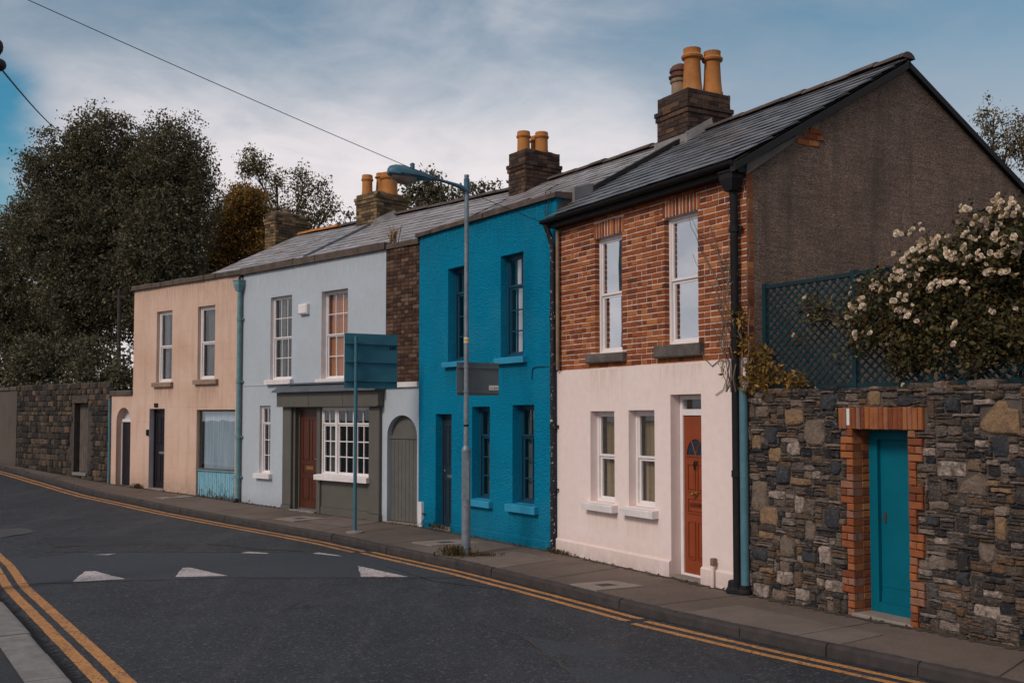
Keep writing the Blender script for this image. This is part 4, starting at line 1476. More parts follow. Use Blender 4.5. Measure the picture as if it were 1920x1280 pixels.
# party verge on the left, over the neighbour's slates
mb = MB()
A, B_ = (0.62, 5.36), (2.62, 6.50)
mb.add([(x, y, z + d_) for (y, z) in (A, B_) for x, d_ in ((-0.07, 0.0), (0.06, 0.0), (0.06, 0.07), (-0.07, 0.07))], [(0, 1, 2, 3), (7, 6, 5, 4), (0, 1, 5, 4), (1, 2, 6, 5), (2, 3, 7, 6), (3, 0, 4, 7)])
mb.build('verge', 'dark fascia', house)
# rainwater pipes
pipe(house, [(-0.02, -0.07, 0.0), (-0.02, -0.07, 4.45), (-0.03, -0.12, 4.62), (-0.03, -0.19, 4.78)], 0.042, 'flecked black iron', (0.9, 1.82, 3.4))
pipe(house, [(0.085, -0.05, 2.64), (0.085, -0.05, 4.68)], 0.028, 'buff clay', ())
p2 = pipe(house, [(3.875, -0.075, 0.02), (3.875, -0.075, 4.46), (3.875, -0.10, 4.58)], 0.046, 'black iron', (1.33, 2.9, 4.1))
hopper(house, 3.875, -0.11, 4.53, 0.22, 0.17, 0.22, 'black iron')
pipe(house, [(3.46, -0.075, 0.0), (3.46, -0.075, 0.22), (3.46, -0.05, 0.30), (3.46, 0.02, 0.30)], 0.022, 'cream render', (), 'waste_pipe')
MB().box(3.435, 3.485, -0.09, -0.03, 0.25, 0.335).build('stop_tap', 'buff clay', house)

# ------------------------------------------------------------------ blue house
house = thing('blue_house', 'bright blue pebbledashed two storey house with blue window frames', 'house', L2W('blue', 0), HN['blue'])
BO = [(1.01, 1.63, 2.90, 4.50), (2.64, 3.27, 2.90, 4.51), (0.60, 1.14, -0.3, 2.00, 0.2), (1.79, 2.33, 0.61, 2.12), (2.97, 3.55, 0.62, 2.14)]
BX = 4.12
mb = MB()
wall_front(mb, 0.0, BX, -0.3, 5.19, BO, 0.16)
mb.quad((0, 0, -0.3), (0, 0.3, -0.3), (0, 0.3, 5.19), (0, 0, 5.19))
mb.quad((BX, 0, 4.5), (BX, 0.25, 4.5), (BX, 0.25, 5.19), (BX, 0, 5.19))
mb.quad((0, 0.25, 4.4), (BX, 0.25, 4.4), (BX, 0.25, 5.19), (0, 0.25, 5.19))
mb.build('front_wall', 'blue pebbledash', house)
MB().prism([(-0.03, -0.3), (-0.001, -0.3), (-0.001, 0.14), (-0.02, 0.14), (-0.03, 0.12)], 0, 1.15, BX).build('plinth', 'blue pebbledash', house)
MB().prism([(-0.03, -0.3), (-0.001, -0.3), (-0.001, 0.14), (-0.02, 0.14), (-0.03, 0.12)], 0, 0.0, 0.59).build('plinth', 'blue pebbledash', house)
coping(house, -0.05, BX + 0.05, -0.065, 0.28, 5.192, 5.285, 'coping stone', 0.6, 4)
# parapet returns along the party line with the brick house
mb = MB()
mb.prism([(0.26, 4.6), (1.0, 4.9), (1.0, 5.46), (0.55, 5.46), (0.26, 5.36)], 0, BX - 0.12, BX + 0.10)
mb.build('parapet_return', 'lead flashing', house)
wb = dict(fmat='blue frame', fw=0.045, bar=0.022)
window(house, 1.01, 1.63, 2.90, 4.50, 0.14, rows=((0.26, 3, 1), (0.74, 3, 3)), cur=[(0.1, 0.95, 'net curtain')], **wb)
window(house, 2.64, 3.27, 2.90, 4.51, 0.12, rows=((0.30, 3, 1), (0.70, 3, 3)), cur=[(0.1, 0.95, 'net curtain')], glass='shop glass', **wb)
window(house, 1.79, 2.33, 0.61, 2.12, 0.145, rows=((0.31, 2, 1), (0.69, 2, 3)), cur=[(0.0, 0.7, 'grey curtain')], **wb)
window(house, 2.97, 3.55, 0.62, 2.14, 0.145, rows=((0.31, 2, 1), (0.69, 2, 3)), cur=[(0.0, 0.8, 'grey curtain')], **wb)
for x0, x1, z1, h in ((0.93, 1.70, 2.885, 0.085), (2.56, 3.37, 2.885, 0.095), (1.73, 2.42, 0.605, 0.105), (2.87, 3.66, 0.612, 0.115)):
    sill(house, x0, x1, z1 - h, z1, -0.08, 0.13, 'blue sill')
fr = MB()
frame_rect(fr, 0.602, 1.138, 0.05, 1.995, 0.13, 0.19, 0.045)
fr.build('door_frame', 'navy door', house)
d = panel_door(house, 0.648, 1.092, 0.06, 1.95, 0.145, 'navy door', [(0.12, 0.44, 0.55, 0.92), (0.56, 0.88, 0.55, 0.92), (0.12, 0.44, 0.08, 0.42), (0.56, 0.88, 0.08, 0.42)])
MB().box(0.76, 0.98, 0.138, 0.1445, 0.90, 0.95).build('letter_plate', 'chrome', d)
MB().lathe(0.70, 0.135, [(0.0, 1.0), (0.02, 1.005), (0.02, 1.03), (0, 1.04)], 10).build('door_knob', 'chrome', d)
MB().box(0.595, 1.145, -0.03, 0.15, -0.25, 0.05).build('doorstep', 'cover slab', house)
MB().quad((0.0, 0.25, 5.17), (BX, 0.25, 5.17), (BX + 0.12, 2.72, 6.49), (-0.27, 2.72, 6.49)).build('roof', 'dark mortar', house)
slate_field(house, 'slates', 0.0, BX - 0.05, 0.27, 2.70, 5.19, 6.495, 'weathered slate', 0.30, 0.235, False, xl=lambda t: -0.27 * t, xr=lambda t: 0.14 * t, seed=5)
back_roof(house, -0.27, BX + 0.12, 5.4, 5.05, 2.72, 6.49, 'weathered slate', -0.27, 0.12)
ridge(house, 0.35, BX + 0.08, 2.72, 6.53, seed=9)
shell(house, 0.0, BX, 5.3, -0.3, 5.1, 'roughcast dark', 2.72, 6.4, xl=-0.5, xr=0.22)
ch = chimney(house, -0.37, 0.20, 2.2, 3.05, 5.7, 6.92, 7.12, 'sooty brick', 'dark mortar', False, 9)
pot(ch, -0.16, 2.42, 7.15, 0.40, 0.125, 'short')
pot(ch, -0.24, 2.80, 7.15, 0.38, 0.125, 'short')
pot(ch, 0.03, 2.72, 7.15, 0.39, 0.125, 'short')
MB().box(0.05, 0.19, -0.05, 0.0, 0.0, 0.44).build('meter_box', 'white paint', house)
MB().tube([(0.19, -0.03, 0.24), (0.27, -0.03, 0.235)], 0.012, 8).build('meter_tap', 'black iron', house)
# thin cables clipped across the parapet and the front
for pts in ([(4.02, -0.03, 5.30), (3.97, -0.05, 5.05), (3.99, -0.05, 4.80)], [(4.08, -0.02, 5.36), (4.02, 0.1, 5.42), (3.92, -0.05, 5.32), (3.90, -0.05, 5.0), (3.96, -0.05, 4.80)], [(3.50, -0.012, 2.52), (3.52, -0.012, 2.68), (3.60, -0.012, 2.71), (BX, -0.012, 2.71)]):
    MB().tube(pts, 0.008, 6).build('wall_cable', 'blue frame' if pts[0][2] < 3 else 'cable black', house)

# ------------------------------------------------------------------ pale blue house with shopfront
house = thing('pale_blue_house', 'pale blue rendered house with olive shopfront and white sash windows', 'house', L2W('lblue', 0), HN['lblue'])
LX = 5.985
LO = [(1.11, 1.92, 2.73, 4.49), (2.97, 3.85, 2.70, 4.46), (0.72, 1.15, 0.73, 2.18), (1.74, 4.90, -0.3, 2.44, 0.02)]
mb = MB()
wall_front(mb, 0.0, 4.96, -0.3, 2.50, [o for o in LO if o[2] < 2.5 and o[3] < 2.6], 0.15)
wall_front(mb, 0.0, 5.03, 2.50, 5.08, LO[:2], 0.17)
mb.quad((5.03, 0, 2.5), (5.03, 0.012, 2.5), (5.03, 0.012, 5.08), (5.03, 0, 5.08))
mb.quad((0, 0.25, 4.6), (LX, 0.25, 4.6), (LX, 0.25, 5.08), (0, 0.25, 5.08))
mb.build('front_wall', 'pale blue render', house)
# bare brick strip on the right
bs = MB().quad((5.03, 0.012, 2.5), (LX, 0.012, 2.5), (LX, 0.012, 5.08), (5.03, 0.012, 5.08)).build('brick_strip', 'dark mortar', house)
rg = random.Random(21)
jm = MB()
z, row = 2.585, 0
while z < 5.05:
    x = 5.03
    while x < LX - 0.02:
        L_ = (0.108 if row % 2 else 0.218) if rg.random() > 0.15 else 0.11
        xb = min(LX, x + L_)
        jm_ = MB().bbox(x + 0.004, xb - 0.004, 0.0 + rg.uniform(-0.004, 0.003), 0.03, z + 0.004, min(5.075, z + 0.069), 0.008, 0.004, rg)
        jm.add(jm_.v, jm_.f)
        x = xb
    z += 0.0735
    row += 1
jm.build('brickwork', 'umber brick', bs, kind='stuff')
coping(house, -0.02, 5.05, -0.07, 0.27, 5.082, 5.225, 'coping stone', 0.7, 6)
coping(house, 5.05, LX + 0.01, -0.03, 0.27, 5.082, 5.19, 'coping stone', 0.5, 7)
# passage on the right with an arched door
mb = MB()
pts = arch_wall(mb, 4.96, LX, -0.3, 2.49, 5.09, 5.94, 1.60, 0.17, 0.0, 14, 0.38)
mb.build('passage_wall', 'pale blue render', house)
MB().box(4.97, LX, -0.05, 0.12, 2.492, 2.585).build('passage_coping', 'white sill', house)
tym = MB().add([(5.515, 0.110, 1.60)] + [(a, 0.110, b) for a, b in pts], [tuple(range(len(pts) + 1))])
tym.build('tympanum', 'grey boards', house)
ad = MB().box(5.09, 5.94, 0.112, 0.17, -0.05, 1.60).build('passage_door', 'grey boards', house)
MB().box(5.09, 5.94, 0.070, 0.109, 1.545, 1.60).build('door_rail', 'grey boards', ad)
for i in range(8):
    a = 5.09 + 0.85 * i / 8
    MB().bbox(a + 0.003, a + 0.85 / 8 - 0.003, 0.090, 0.1115, 0.03, 1.543, 0.006).build('plank', 'grey boards', ad)
MB().box(5.0, LX, -0.02, 0.14, -0.25, 0.02).build('doorstep', 'cover slab', house)
ws = dict(fw=0.036, bar=0.016, sw=0.024)
window(house, 1.11, 1.92, 2.73, 4.49, 0.075, rows=((0.5, 3, 2), (0.5, 3, 2)), cur=[(0.0, 0.3, 'grey curtain'), (0.8, 1.0, 'grey curtain')], **ws)
window(house, 2.97, 3.85, 2.70, 4.46, 0.115, rows=((0.5, 3, 2), (0.5, 3, 2)), blind=('terracotta blind', 1.0), label='white sash window with a terracotta blind', **ws)
window(house, 0.72, 1.15, 0.73, 2.18, 0.065, rows=((0.25, 2, 1), (0.75, 2, 3)), cur=[(0.0, 0.9, 'grey curtain')], **ws)
for x0, x1, z in ((1.02, 2.0, 2.725), (2.90, 3.93, 2.70), (0.62, 1.24, 0.728)):
    sill(house, x0, x1, z - 0.10, z, -0.09, 0.12)
# white painted reveals
for x, za, zb, dp in ((1.11, 2.73, 4.49, 0.075), (2.97, 2.70, 4.46, 0.115), (0.72, 0.73, 2.18, 0.065)):
    MB().box(x + 0.0005, x + 0.006, -0.002, dp, za, zb).build('reveal', 'white sill', house)
ab = MB().bbox(2.26, 2.56, -0.09, -0.0, 4.04, 4.25, 0.025)
ab.build('alarm_box', 'white paint', house)
MB().box(0.02, 1.72, -0.012, 0.0, 2.612, 2.63).build('string_course', 'pale blue render', house)
MB().box(2.05, 2.9, -0.006, 0.0, 2.612, 2.63).build('string_course', 'pale blue render', house)
# olive shopfront
sf = MB()
wall_front(sf, 1.76, 4.90, -0.3, 2.44, [(2.10, 2.90, -0.3, 2.14, 0.16), (3.03, 4.60, 0.80, 2.14, 0.06)], 0.1, -0.012)
shop = sf.build('shopfront', 'olive paint', house)
for x0, x1 in ((1.72, 2.03), (4.62, 4.94)):
    MB().bbox(x0, x1, -0.075, -0.0125, 0.13, 2.15, 0.012).build('pilaster', 'olive paint', shop)
    MB().bbox(x0 - 0.015, x1 + 0.015, -0.095, -0.0125, -0.3, 0.128, 0.01).build('pilaster_base', 'olive paint', shop)
fa = MB()
fa.prism([(-0.150, 2.165), (-0.0125, 2.165), (-0.0125, 2.44), (-0.158, 2.44)], 0, 1.62, 5.0)
fa.build('fascia', 'olive paint', shop)
for x in (2.76, 3.9):
    MB().box(x, x + 0.006, -0.160, -0.150, 2.17, 2.435).build('fascia_joint', 'grey boards', shop)
MB().box(1.63, 4.99, -0.175, -0.012, 2.146, 2.163).build('fascia_bead', 'olive paint', shop)
MB().prism([(-0.26, 2.445), (0.0, 2.445), (0.0, 2.60), (-0.03, 2.60), (-0.25, 2.475)], 0, 1.58, 5.04).build('shop_cornice', 'lead roofing', shop)
MB().box(1.95, 4.5, -0.1, 0.0, 2.60, 2.635).build('lead_flashing', 'lead roofing', shop)
MB().box(2.905, 3.02, -0.045, -0.0125, -0.25, 2.145).build('shop_mullion', 'olive paint', shop)
MB().box(3.03, 4.60, -0.03, -0.0125, -0.28, 0.16).build('skirting', 'olive paint', shop)
fp = MB()
frame_rect(fp, 3.03, 4.60, 0.165, 0.68, -0.022, -0.0125, 0.012)
fp.build('stall_riser', 'olive paint', shop)
for a, b, nc in ((3.03, 3.51, 2), (3.51, 4.09, 2), (4.09, 4.60, 2)):
    window(house, a, b, 0.80, 2.14, -0.005, rows=((0.245, nc, 1), (0.755, nc, 3)), fw=0.03, bar=0.02, cur=[(0.0, 1.0, 'grey curtain')] if a < 3.2 else None)
sill(house, 2.96, 4.66, 0.70, 0.80, -0.15, 0.0)
d = panel_door(house, 2.14, 2.86, 0.08, 2.10, 0.10, 'brown door', [(0.12, 0.44, 0.48, 0.90), (0.56, 0.88, 0.48, 0.90), (0.12, 0.44, 0.08, 0.32), (0.56, 0.88, 0.08, 0.32), (0.12, 0.88, 0.345, 0.455)])
fr = MB()
frame_rect(fr, 2.105, 2.895, 0.05, 2.138, 0.07, 0.145, 0.034)
fr.build('door_frame', 'olive paint', house)
MB().box(2.37, 2.63, 0.078, 0.0875, 0.87, 0.94).build('letter_plate', 'brass', d)
MB().tube([(2.80, 0.10, 1.09), (2.80, 0.06, 1.09), (2.70, 0.06, 1.09)], 0.009, 8).build('door_handle', 'chrome', d)
MB().bbox(2.03, 2.93, -0.12, 0.12, -0.25, 0.055, 0.012).build('doorstep', 'kerb concrete', house)
# roof, chimney, pipe
MB().quad((0.0, 0.25, 5.17), (LX, 0.25, 5.17), (LX + 0.27, 2.72, 6.49), (-0.09, 2.72, 6.49)).build('roof', 'dark mortar', house)
slate_field(house, 'slates', 0.0, LX, 0.22, 2.70, 5.20, 6.495, 'weathered slate', 0.30, 0.235, False, xl=lambda t: -0.09 * t, xr=lambda t: 0.27 * t, seed=6)
back_roof(house, -0.09, LX + 0.27, 5.4, 5.05, 2.72, 6.49, 'weathered slate', -0.09, 0.27)
ridge(house, -0.05, 1.15, 2.72, 6.53, seed=10)
ridge(house, 1.95, LX + 0.2, 2.72, 6.53, seed=12)
MB().add([(x, y, z) for y, z in ((0.4, 5.32), (2.45, 6.40)) for x, z in ((1.70, z), (1.80, z), (1.78, z + 0.06), (1.72, z + 0.06))], [(0, 1, 2, 3), (7, 6, 5, 4), (0, 1, 5, 4), (1, 2, 6, 5), (2, 3, 7, 6), (3, 0, 4, 7)]).build('roof_seam', 'lead roofing', house)
shell(house, 0.0, LX, 5.3, -0.3, 5.1, 'roughcast dark', 2.72, 6.4, xl=-0.15, xr=0.5)
ch = chimney(house, 1.17, 1.93, 2.2, 3.1, 5.7, 6.98, 7.03, 'yellow brown brick', 'grey mortar', False, 13)
pot(ch, 1.36, 2.38, 7.06, 0.44, 0.12, 'short')
pot(ch, 1.46, 2.72, 7.06, 0.52, 0.135, 'tall')
pot(ch, 1.74, 2.72, 7.06, 0.48, 0.19, 'short')
mb = MB()
for a, b in ((2.1, 2.7),):
    f = lambda y: 5.04 + 0.537 * y
    mb.add([(1.93, a, f(a) + 0.03), (2.12, a, f(a) + 0.04), (2.12, b, f(b) + 0.04), (1.93, b, f(b) + 0.03), (1.94, a, f(a) + 0.18), (1.94, b, f(b) + 0.18)], [(0, 1, 2, 3), (0, 4, 5, 3), (0, 1, 4), (3, 2, 5), (1, 2, 5, 4)])
mb.box(1.14, 2.0, 2.16, 2.195, 6.16, 6.30)
mb.build('flashing', 'lead flashing', ch)
pipe(house, [(-0.02, -0.075, 0.10), (-0.02, -0.075, 4.76)], 0.05, 'sea green pipe', (0.62, 1.5, 2.72, 4.1))
hopper(house, -0.02, -0.09, 4.72, 0.22, 0.17, 0.24, 'sea green pipe')
MB().tube([(-0.02, -0.075, 0.14), (-0.02, -0.10, 0.07), (0.03, -0.17, 0.04)], 0.055, 12).build('pipe_shoe', 'black iron', house)
MB().tube([(-0.03, 0.1, 5.06), (-0.02, -0.07, 5.05), (-0.02, -0.09, 4.95)], 0.035, 10).build('outlet_pipe', 'black iron', house)
MB().tube([(-0.12, -0.012, 2.62), (-0.2, -0.012, 2.66), (-0.22, -0.012, 2.58), (-0.14, -0.012, 2.53), (-0.05, -0.03, 2.52)], 0.01, 6).build('wall_cable', 'cable black', house)

# ------------------------------------------------------------------ peach house
house = thing('peach_house', 'peach rendered two storey house with net curtained shop window and flaking blue boards', 'house', L2W('peach', 0), HN['peach'])
PX = 5.715
PO = [(2.12, 2.82, 2.77, 4.50), (3.93, 4.64, 2.80, 4.50), (1.83, 2.54, -0.3, 2.13, 0.27), (3.93, 5.48, 0.02, 2.10, 0.1)]
mb = MB()
wall_front(mb, 1.03, PX, -0.3, 5.10, PO, 0.17)
mb.quad((1.03, 0, 2.4), (1.03, 0.25, 2.4), (1.03, 0.25, 5.1), (1.03, 0, 5.1))
mb.quad((1.03, 0.25, 4.7), (PX, 0.25, 4.7), (PX, 0.25, 5.1), (1.03, 0.25, 5.1))
mb.build('front_wall', 'peach render', house)
coping(house, 0.98, PX, -0.065, 0.27, 5.102, 5.215, 'coping stone', 0.5, 16)
mb = MB()
pts = arch_wall(mb, -0.03, 1.03, -0.3, 2.48, 0.23, 0.94, 1.81, 0.30, 0.0, 12)
mb.quad((-0.03, 0, -0.3), (-0.03, 0.35, -0.3), (-0.03, 0.35, 2.48), (-0.03, 0, 2.48))
mb.build('passage_wall', 'peach render', house)
coping(house, -0.06, 1.02, -0.06, 0.35, 2.482, 2.59, 'coping stone', 0.6, 17)
tym = MB().add([(0.585, 0.182, 1.81)] + [(a, 0.182, b) for a, b in pts], [tuple(range(len(pts) + 1))])
tym.build('fanlight', 'lilac reveal', house)
fr = MB()
fr.box(0.232, 0.938, 0.14, 0.181, 1.80, 1.875)
fr.box(0.232, 0.27, 0.14, 0.2, 0.1, 1.80)
fr.box(0.90, 0.938, 0.14, 0.2, 0.1, 1.80)
fr.build('door_frame', 'white paint', house)
pd = MB().box(0.27, 0.90, 0.17, 0.21, 0.15, 1.80).build('passage_door', 'black door', house)
for i in range(5):
    a = 0.27 + 0.126 * i
    MB().bbox(a + 0.002, a + 0.124, 0.158, 0.1695, 0.2, 1.78, 0.004).build('plank', 'black door', pd)
MB().box(0.2, 0.97, -0.02, 0.3, -0.2, 0.185).build('doorstep', 'cover slab', house)
window(house, 2.12, 2.82, 2.77, 4.50, 0.08, fw=0.05, cur=[(0.0, 0.28, 'grey curtain'), (0.6, 1.0, 'net curtain')], label='white sash window half drawn with a net curtain')
window(house, 3.93, 4.64, 2.80, 4.50, 0.08, fw=0.05, cur=[(0.15, 0.5, 'grey curtain')])
sill(house, 2.03, 2.90, 2.655, 2.765, -0.075, 0.14, 'peach sill')
sill(house, 3.85, 4.80, 2.685, 2.795, -0.075, 0.14, 'peach sill')
MB().box(1.8305, 1.838, -0.001, 0.16, 0.2, 2.128).build('reveal', 'lilac reveal', house)
fr = MB()
frame_rect(fr, 1.84, 2.538, 0.18, 2.128, 0.12, 0.2, 0.04)
fr.build('door_frame', 'black door', house)
d = panel_door(house, 1.882, 2.496, 0.22, 2.086, 0.145, 'black door', [(0.12, 0.44, 0.56, 0.92), (0.56, 0.88, 0.56, 0.92), (0.12, 0.44, 0.08, 0.42), (0.56, 0.88, 0.08, 0.42)])
MB().box(2.07, 2.32, 0.132, 0.1445, 1.03, 1.085).build('letter_plate', 'chrome', d)
MB().box(1.83, 2.54, -0.03, 0.2, -0.2, 0.2).build('doorstep', 'cover slab', house)
MB().bbox(2.07, 2.24, -0.02, 0.0, 2.165, 2.265, 0.005).build('number_plate', 'black iron', house)
MB().bbox(1.76, 1.828, -0.05, 0.0, 1.47, 1.62, 0.01).build('door_bell_box', 'black iron', house)
fr = MB()
frame_rect(fr, 3.935, 5.475, 0.72, 2.095, 0.06, 0.1, 0.035)
w = fr.build('shop_window', 'grey timber', house)
MB().box(3.97, 5.44, 0.075, 0.081, 0.755, 2.06).build('pane', 'shop glass', w)
cb = MB()
curtain(cb, 3.95, 5.46, 0.74, 2.08, 0.2, 0.02, 0.08, 4)
cb.build('curtain', 'blue net curtain', w)
MB().box(3.931, 5.479, 0.02, 0.1, 0.69, 0.72).build('window_sill', 'sea green pipe', w)
pn = MB().box(3.935, 5.475, 0.062, 0.1, 0.0, 0.69).build('stall_riser', 'flaking blue paint', house)
for i in range(18):
    a = 3.935 + 1.54 * i / 18
    MB().bbox(a + 0.004, a + 1.54 / 18 - 0.004, 0.044 + (0.003 if i % 2 else 0), 0.0615, 0.06, 0.685, 0.009).build('plank', 'flaking blue paint', pn)
# hipped roof over the right-hand end, flat roof behind the parapet
hip = lambda t: 0.45 * t - 0.1
MB().quad((3.65, 0.25, 5.16), (PX, 0.25, 5.16), (PX + 0.08, 2.72, 6.49), (4.2, 2.72, 6.49)).build('roof', 'dark mortar', house)
slate_field(house, 'slates', 3.68, PX, 0.22, 2.70, 5.18, 6.495, 'weathered slate', 0.30, 0.235, False, xl=lambda t: 0.48 * t, xr=lambda t: 0.08 * t, seed=7)
MB().add([(3.65, 0.25, 5.16), (4.2, 2.72, 6.49), (4.2, 2.72, 4.9), (3.65, 0.25, 4.9)], [(0, 1, 2, 3)]).build('roof_gable', 'roughcast dark', house)
back_roof(house, 4.2, PX + 0.08, 5.4, 5.05, 2.72, 6.49, 'weathered slate', -0.6, 0.08)
MB().quad((1.03, 0.25, 4.9), (4.2, 0.25, 4.9), (4.2, 5.3, 4.9), (1.03, 5.3, 4.9)).build('flat_roof', 'lead roofing', house)
ridge(house, 4.2, PX + 0.06, 2.72, 6.53, 'terracotta', seed=14)
shell(house, 1.03, PX, 5.3, -0.3, 4.95, 'roughcast dark', xr=0.0)
ch = chimney(house, 3.42, 3.86, 2.2, 3.2, 4.7, 6.95, 7.1, 'yellow brown brick', 'grey mortar', False, 17)
pot(ch, 3.64, 2.7, 7.12, 0.12, 0.12, 'short', 'buff clay')
MB().tube([(-0.06, -0.03, 0.2), (-0.06, -0.03, 1.4), (-0.08, -0.03, 2.4)], 0.035, 10).build('drainpipe', 'teal pipe', house)

# ------------------------------------------------------------------ stone garden wall on the right
GO = (1.70, 2.36, 0.0, 1.845)
wall = thing('garden_wall', 'tall rubble stone garden wall with brick framed gateway and teal door', 'wall', L2W('stone', 0), HN['brick'])
mb = MB()
wall_front(mb, 0.21, 9.5, -0.3, 2.23, [(GO[0], GO[1], -0.3, GO[3])], 0.4, 0.02)
mb.quad((0.21, 0.02, 2.23), (9.5, 0.02, 2.23), (9.5, 0.4, 2.23), (0.21, 0.4, 2.23))
mb.quad((0.21, 0.4, -0.3), (1.70, 0.4, -0.3), (1.70, 0.4, 2.23), (0.21, 0.4, 2.23))
mb.quad((2.36, 0.4, -0.3), (9.5, 0.4, -0.3), (9.5, 0.4, 2.23), (2.36, 0.4, 2.23))
mb.build('mortar_core', 'grey mortar', wall)


def stone_mesh(x0, x1, z0, z1, rg, proud=0.03, cut=0.28, poly=None, n=3):
    """one rubble stone: an irregular rounded block with a hacked face"""
    cx, cz = (x0 + x1) / 2, (z0 + z1) / 2
    w, h = (x1 - x0) / 2, (z1 - z0) / 2
    if poly is None:
        m = min(w, h)
        out = []
        for sx, sz in ((-1, -1), (1, -1), (1, 1), (-1, 1)):
            c1, c2 = m * rg.uniform(0.08, cut * 2), m * rg.uniform(0.08, cut * 2)
            a = (cx + sx * (w - (c1 if sx * sz > 0 else 0)), cz + sz * (h - (0 if sx * sz > 0 else c1)))
            b = (cx + sx * (w - (0 if sx * sz > 0 else c2)), cz + sz * (h - (c2 if sx * sz > 0 else 0)))
            out += [a, b]
        # order corners anticlockwise and add mid points
        out = sorted(out, key=lambda p: atan2((p[1] - cz) / h, (p[0] - cx) / w))
        poly = []
        for i in range(len(out)):
            a, b = out[i], out[(i + 1) % len(out)]
            poly.append(a)
            if sqrt((a[0] - b[0]) ** 2 + (a[1] - b[1]) ** 2) > 0.07:
                poly.append(((a[0] + b[0]) / 2 + rg.uniform(-1, 1) * 0.004, (a[1] + b[1]) / 2 + rg.uniform(-1, 1) * 0.006))
    jt = min(0.012, 0.07 * min(x1 - x0, z1 - z0) + 0.002)
    poly = [(x + rg.uniform(-jt, jt), z + rg.uniform(-jt, jt)) for x, z in poly]
    k = len(poly)
    tx, tz = rg.uniform(-0.05, 0.05), rg.uniform(-0.08, 0.08)
    dep = lambda x, z, p: 0.02 - proud * p + tx * (x - cx) + tz * (z - cz) + rg.uniform(-0.004, 0.004)
    mb = MB()
    rings = []
    for s, p in ((1.0, -0.8), (1.0, 0.35), (0.86, 0.85), (0.5, 1.0)):
        rings.append([(cx + (x - cx) * s, dep(x, z, p) if p > 0 else 0.06, cz + (z - cz) * s) for x, z in poly])
    vs_ = [p for r in rings for p in r] + [(cx, dep(cx, cz, 1.05), cz)]
    fs = []
    for r in range(3):
        for i in range(k):
            j = (i + 1) % k
            fs.append((r * k + i, r * k + j, (r + 1) * k + j, (r + 1) * k + i))
    for i in range(k):
        fs.append((3 * k + i, 3 * k + (i + 1) % k, 4 * k))
    return mb.add(vs_, fs)


FEAT = [(0.764, 1.022, 1.882, 2.054, 't'), (1.05, 1.311, 1.683, 1.941, 'b'), (0.521, 0.709, 1.486, 1.639, 't'), (0.253, 0.381, 1.618, 1.768, 't'), (0.845, 1.024, 2.077, 2.158, 'b'), (0.466, 0.64, 1.684, 1.867, 's'), (0.641, 0.833, 1.247, 1.445, 's'), (0.832, 1.132, 1.251, 1.325, 't'), (0.244, 0.473, 0.939, 1.255, 'b'), (0.79, 0.978, 1.566, 1.704, 'p'), (1.265, 1.475, 2.036, 2.213, 's'), (1.874, 2.031, 2.076, 2.266, 't'), (1.384, 1.526, 1.394, 1.52, 's'), (0.259, 0.464, 2.117, 2.183, 'p'), (0.326, 0.52, 1.967, 2.086, 'b'), (0.369, 0.634, 0.785, 0.997, 't'), (0.514, 0.75, 1.089, 1.164, 'p'), (0.898, 1.022, 0.953, 1.135, 'p'), (1.288, 1.496, 0.847, 1.034, 's'), (1.047, 1.168, 0.685, 0.899, 'b'), (0.669, 0.875, 0.477, 0.701, 'b'), (0.357, 0.574, 0.646, 0.717, 't'), (0.997, 1.2, 0.461, 0.59, 's'), (1.23, 1.383, 0.465, 0.652, 'p'), (0.682, 0.825, 0.314, 0.441, 'b'), (0.351, 0.568, 0.275, 0.328, 't'), (0.623, 0.862, 0.175, 0.324, 'p'), (1.305, 1.574, 0.211, 0.32, 'p'), (1.181, 1.284, 0.24, 0.312, 'p'), (0.263, 0.498, -0.02, 0.146, 'p'), (0.547, 0.765, 0.0, 0.11, 'b'), (0.89, 1.074, 0.052, 0.176, 'p'), (0.252, 0.488, 0.393, 0.547, 's'), (2.225, 2.415, 2.08, 2.187, 's'), (3.094, 3.472, 1.818, 2.115, 'T'), (2.752, 2.914, 2.023, 2.15, 's'), (2.649, 2.95, 1.44, 1.571, 'p'), (2.866, 3.145, 1.29, 1.499, 'B'), (3.219, 3.372, 1.624, 1.818, 's'), (3.427, 3.511, 1.462, 1.63, 's'), (3.15, 3.284, 1.374, 1.43, 't'), (3.19, 3.393, 1.328, 1.365, 't'), (3.047, 3.199, 1.711, 1.773, 'p'), (2.566, 2.772, 1.13, 1.208, 'b'), (2.482, 2.635, 1.621, 1.686, 'p'), (3.044, 3.244, 2.079, 2.131, 'p'), (3.06, 3.217, 0.722, 0.899, 'b'), (3.222, 3.335, 0.924, 1.119, 't'), (3.007, 3.24, 0.244, 0.358, 'p'), (2.612, 2.765, 0.817, 0.883, 'p'), (2.592, 2.831, 0.474, 0.518, 'p'), (2.532, 2.674, 0.988, 1.065, 's'), (2.58, 2.746, 1.12, 1.201, 'b'), (2.844, 2.966, 0.491, 0.608, 's'), (3.093, 3.289, 0.42, 0.487, 'p')
]
rg = random.Random(77)
DU, DV = 0.03, 0.0286
NU, NV = int((9.4 - 0.22) / DU), 79
occ = np.zeros((NU, NV), bool)
X0, Z0 = 0.22, -0.02


def block(a, b, c, d):
    i0, i1 = int(max(0, math.floor((a - X0) / DU + 0.35))), int(min(NU, math.ceil((b - X0) / DU - 0.35)))
    j0, j1 = int(max(0, math.floor((c - Z0) / DV + 0.35))), int(min(NV, math.ceil((d - Z0) / DV - 0.35)))
    if i1 > i0 and j1 > j0:
        occ[i0:i1, j0:j1] = True


for x0, x1, z0, z1 in ((1.60, 2.44, -0.1, 1.845), (1.515, 2.545, 1.845, 2.075)):
    block(x0, x1, z0, z1)
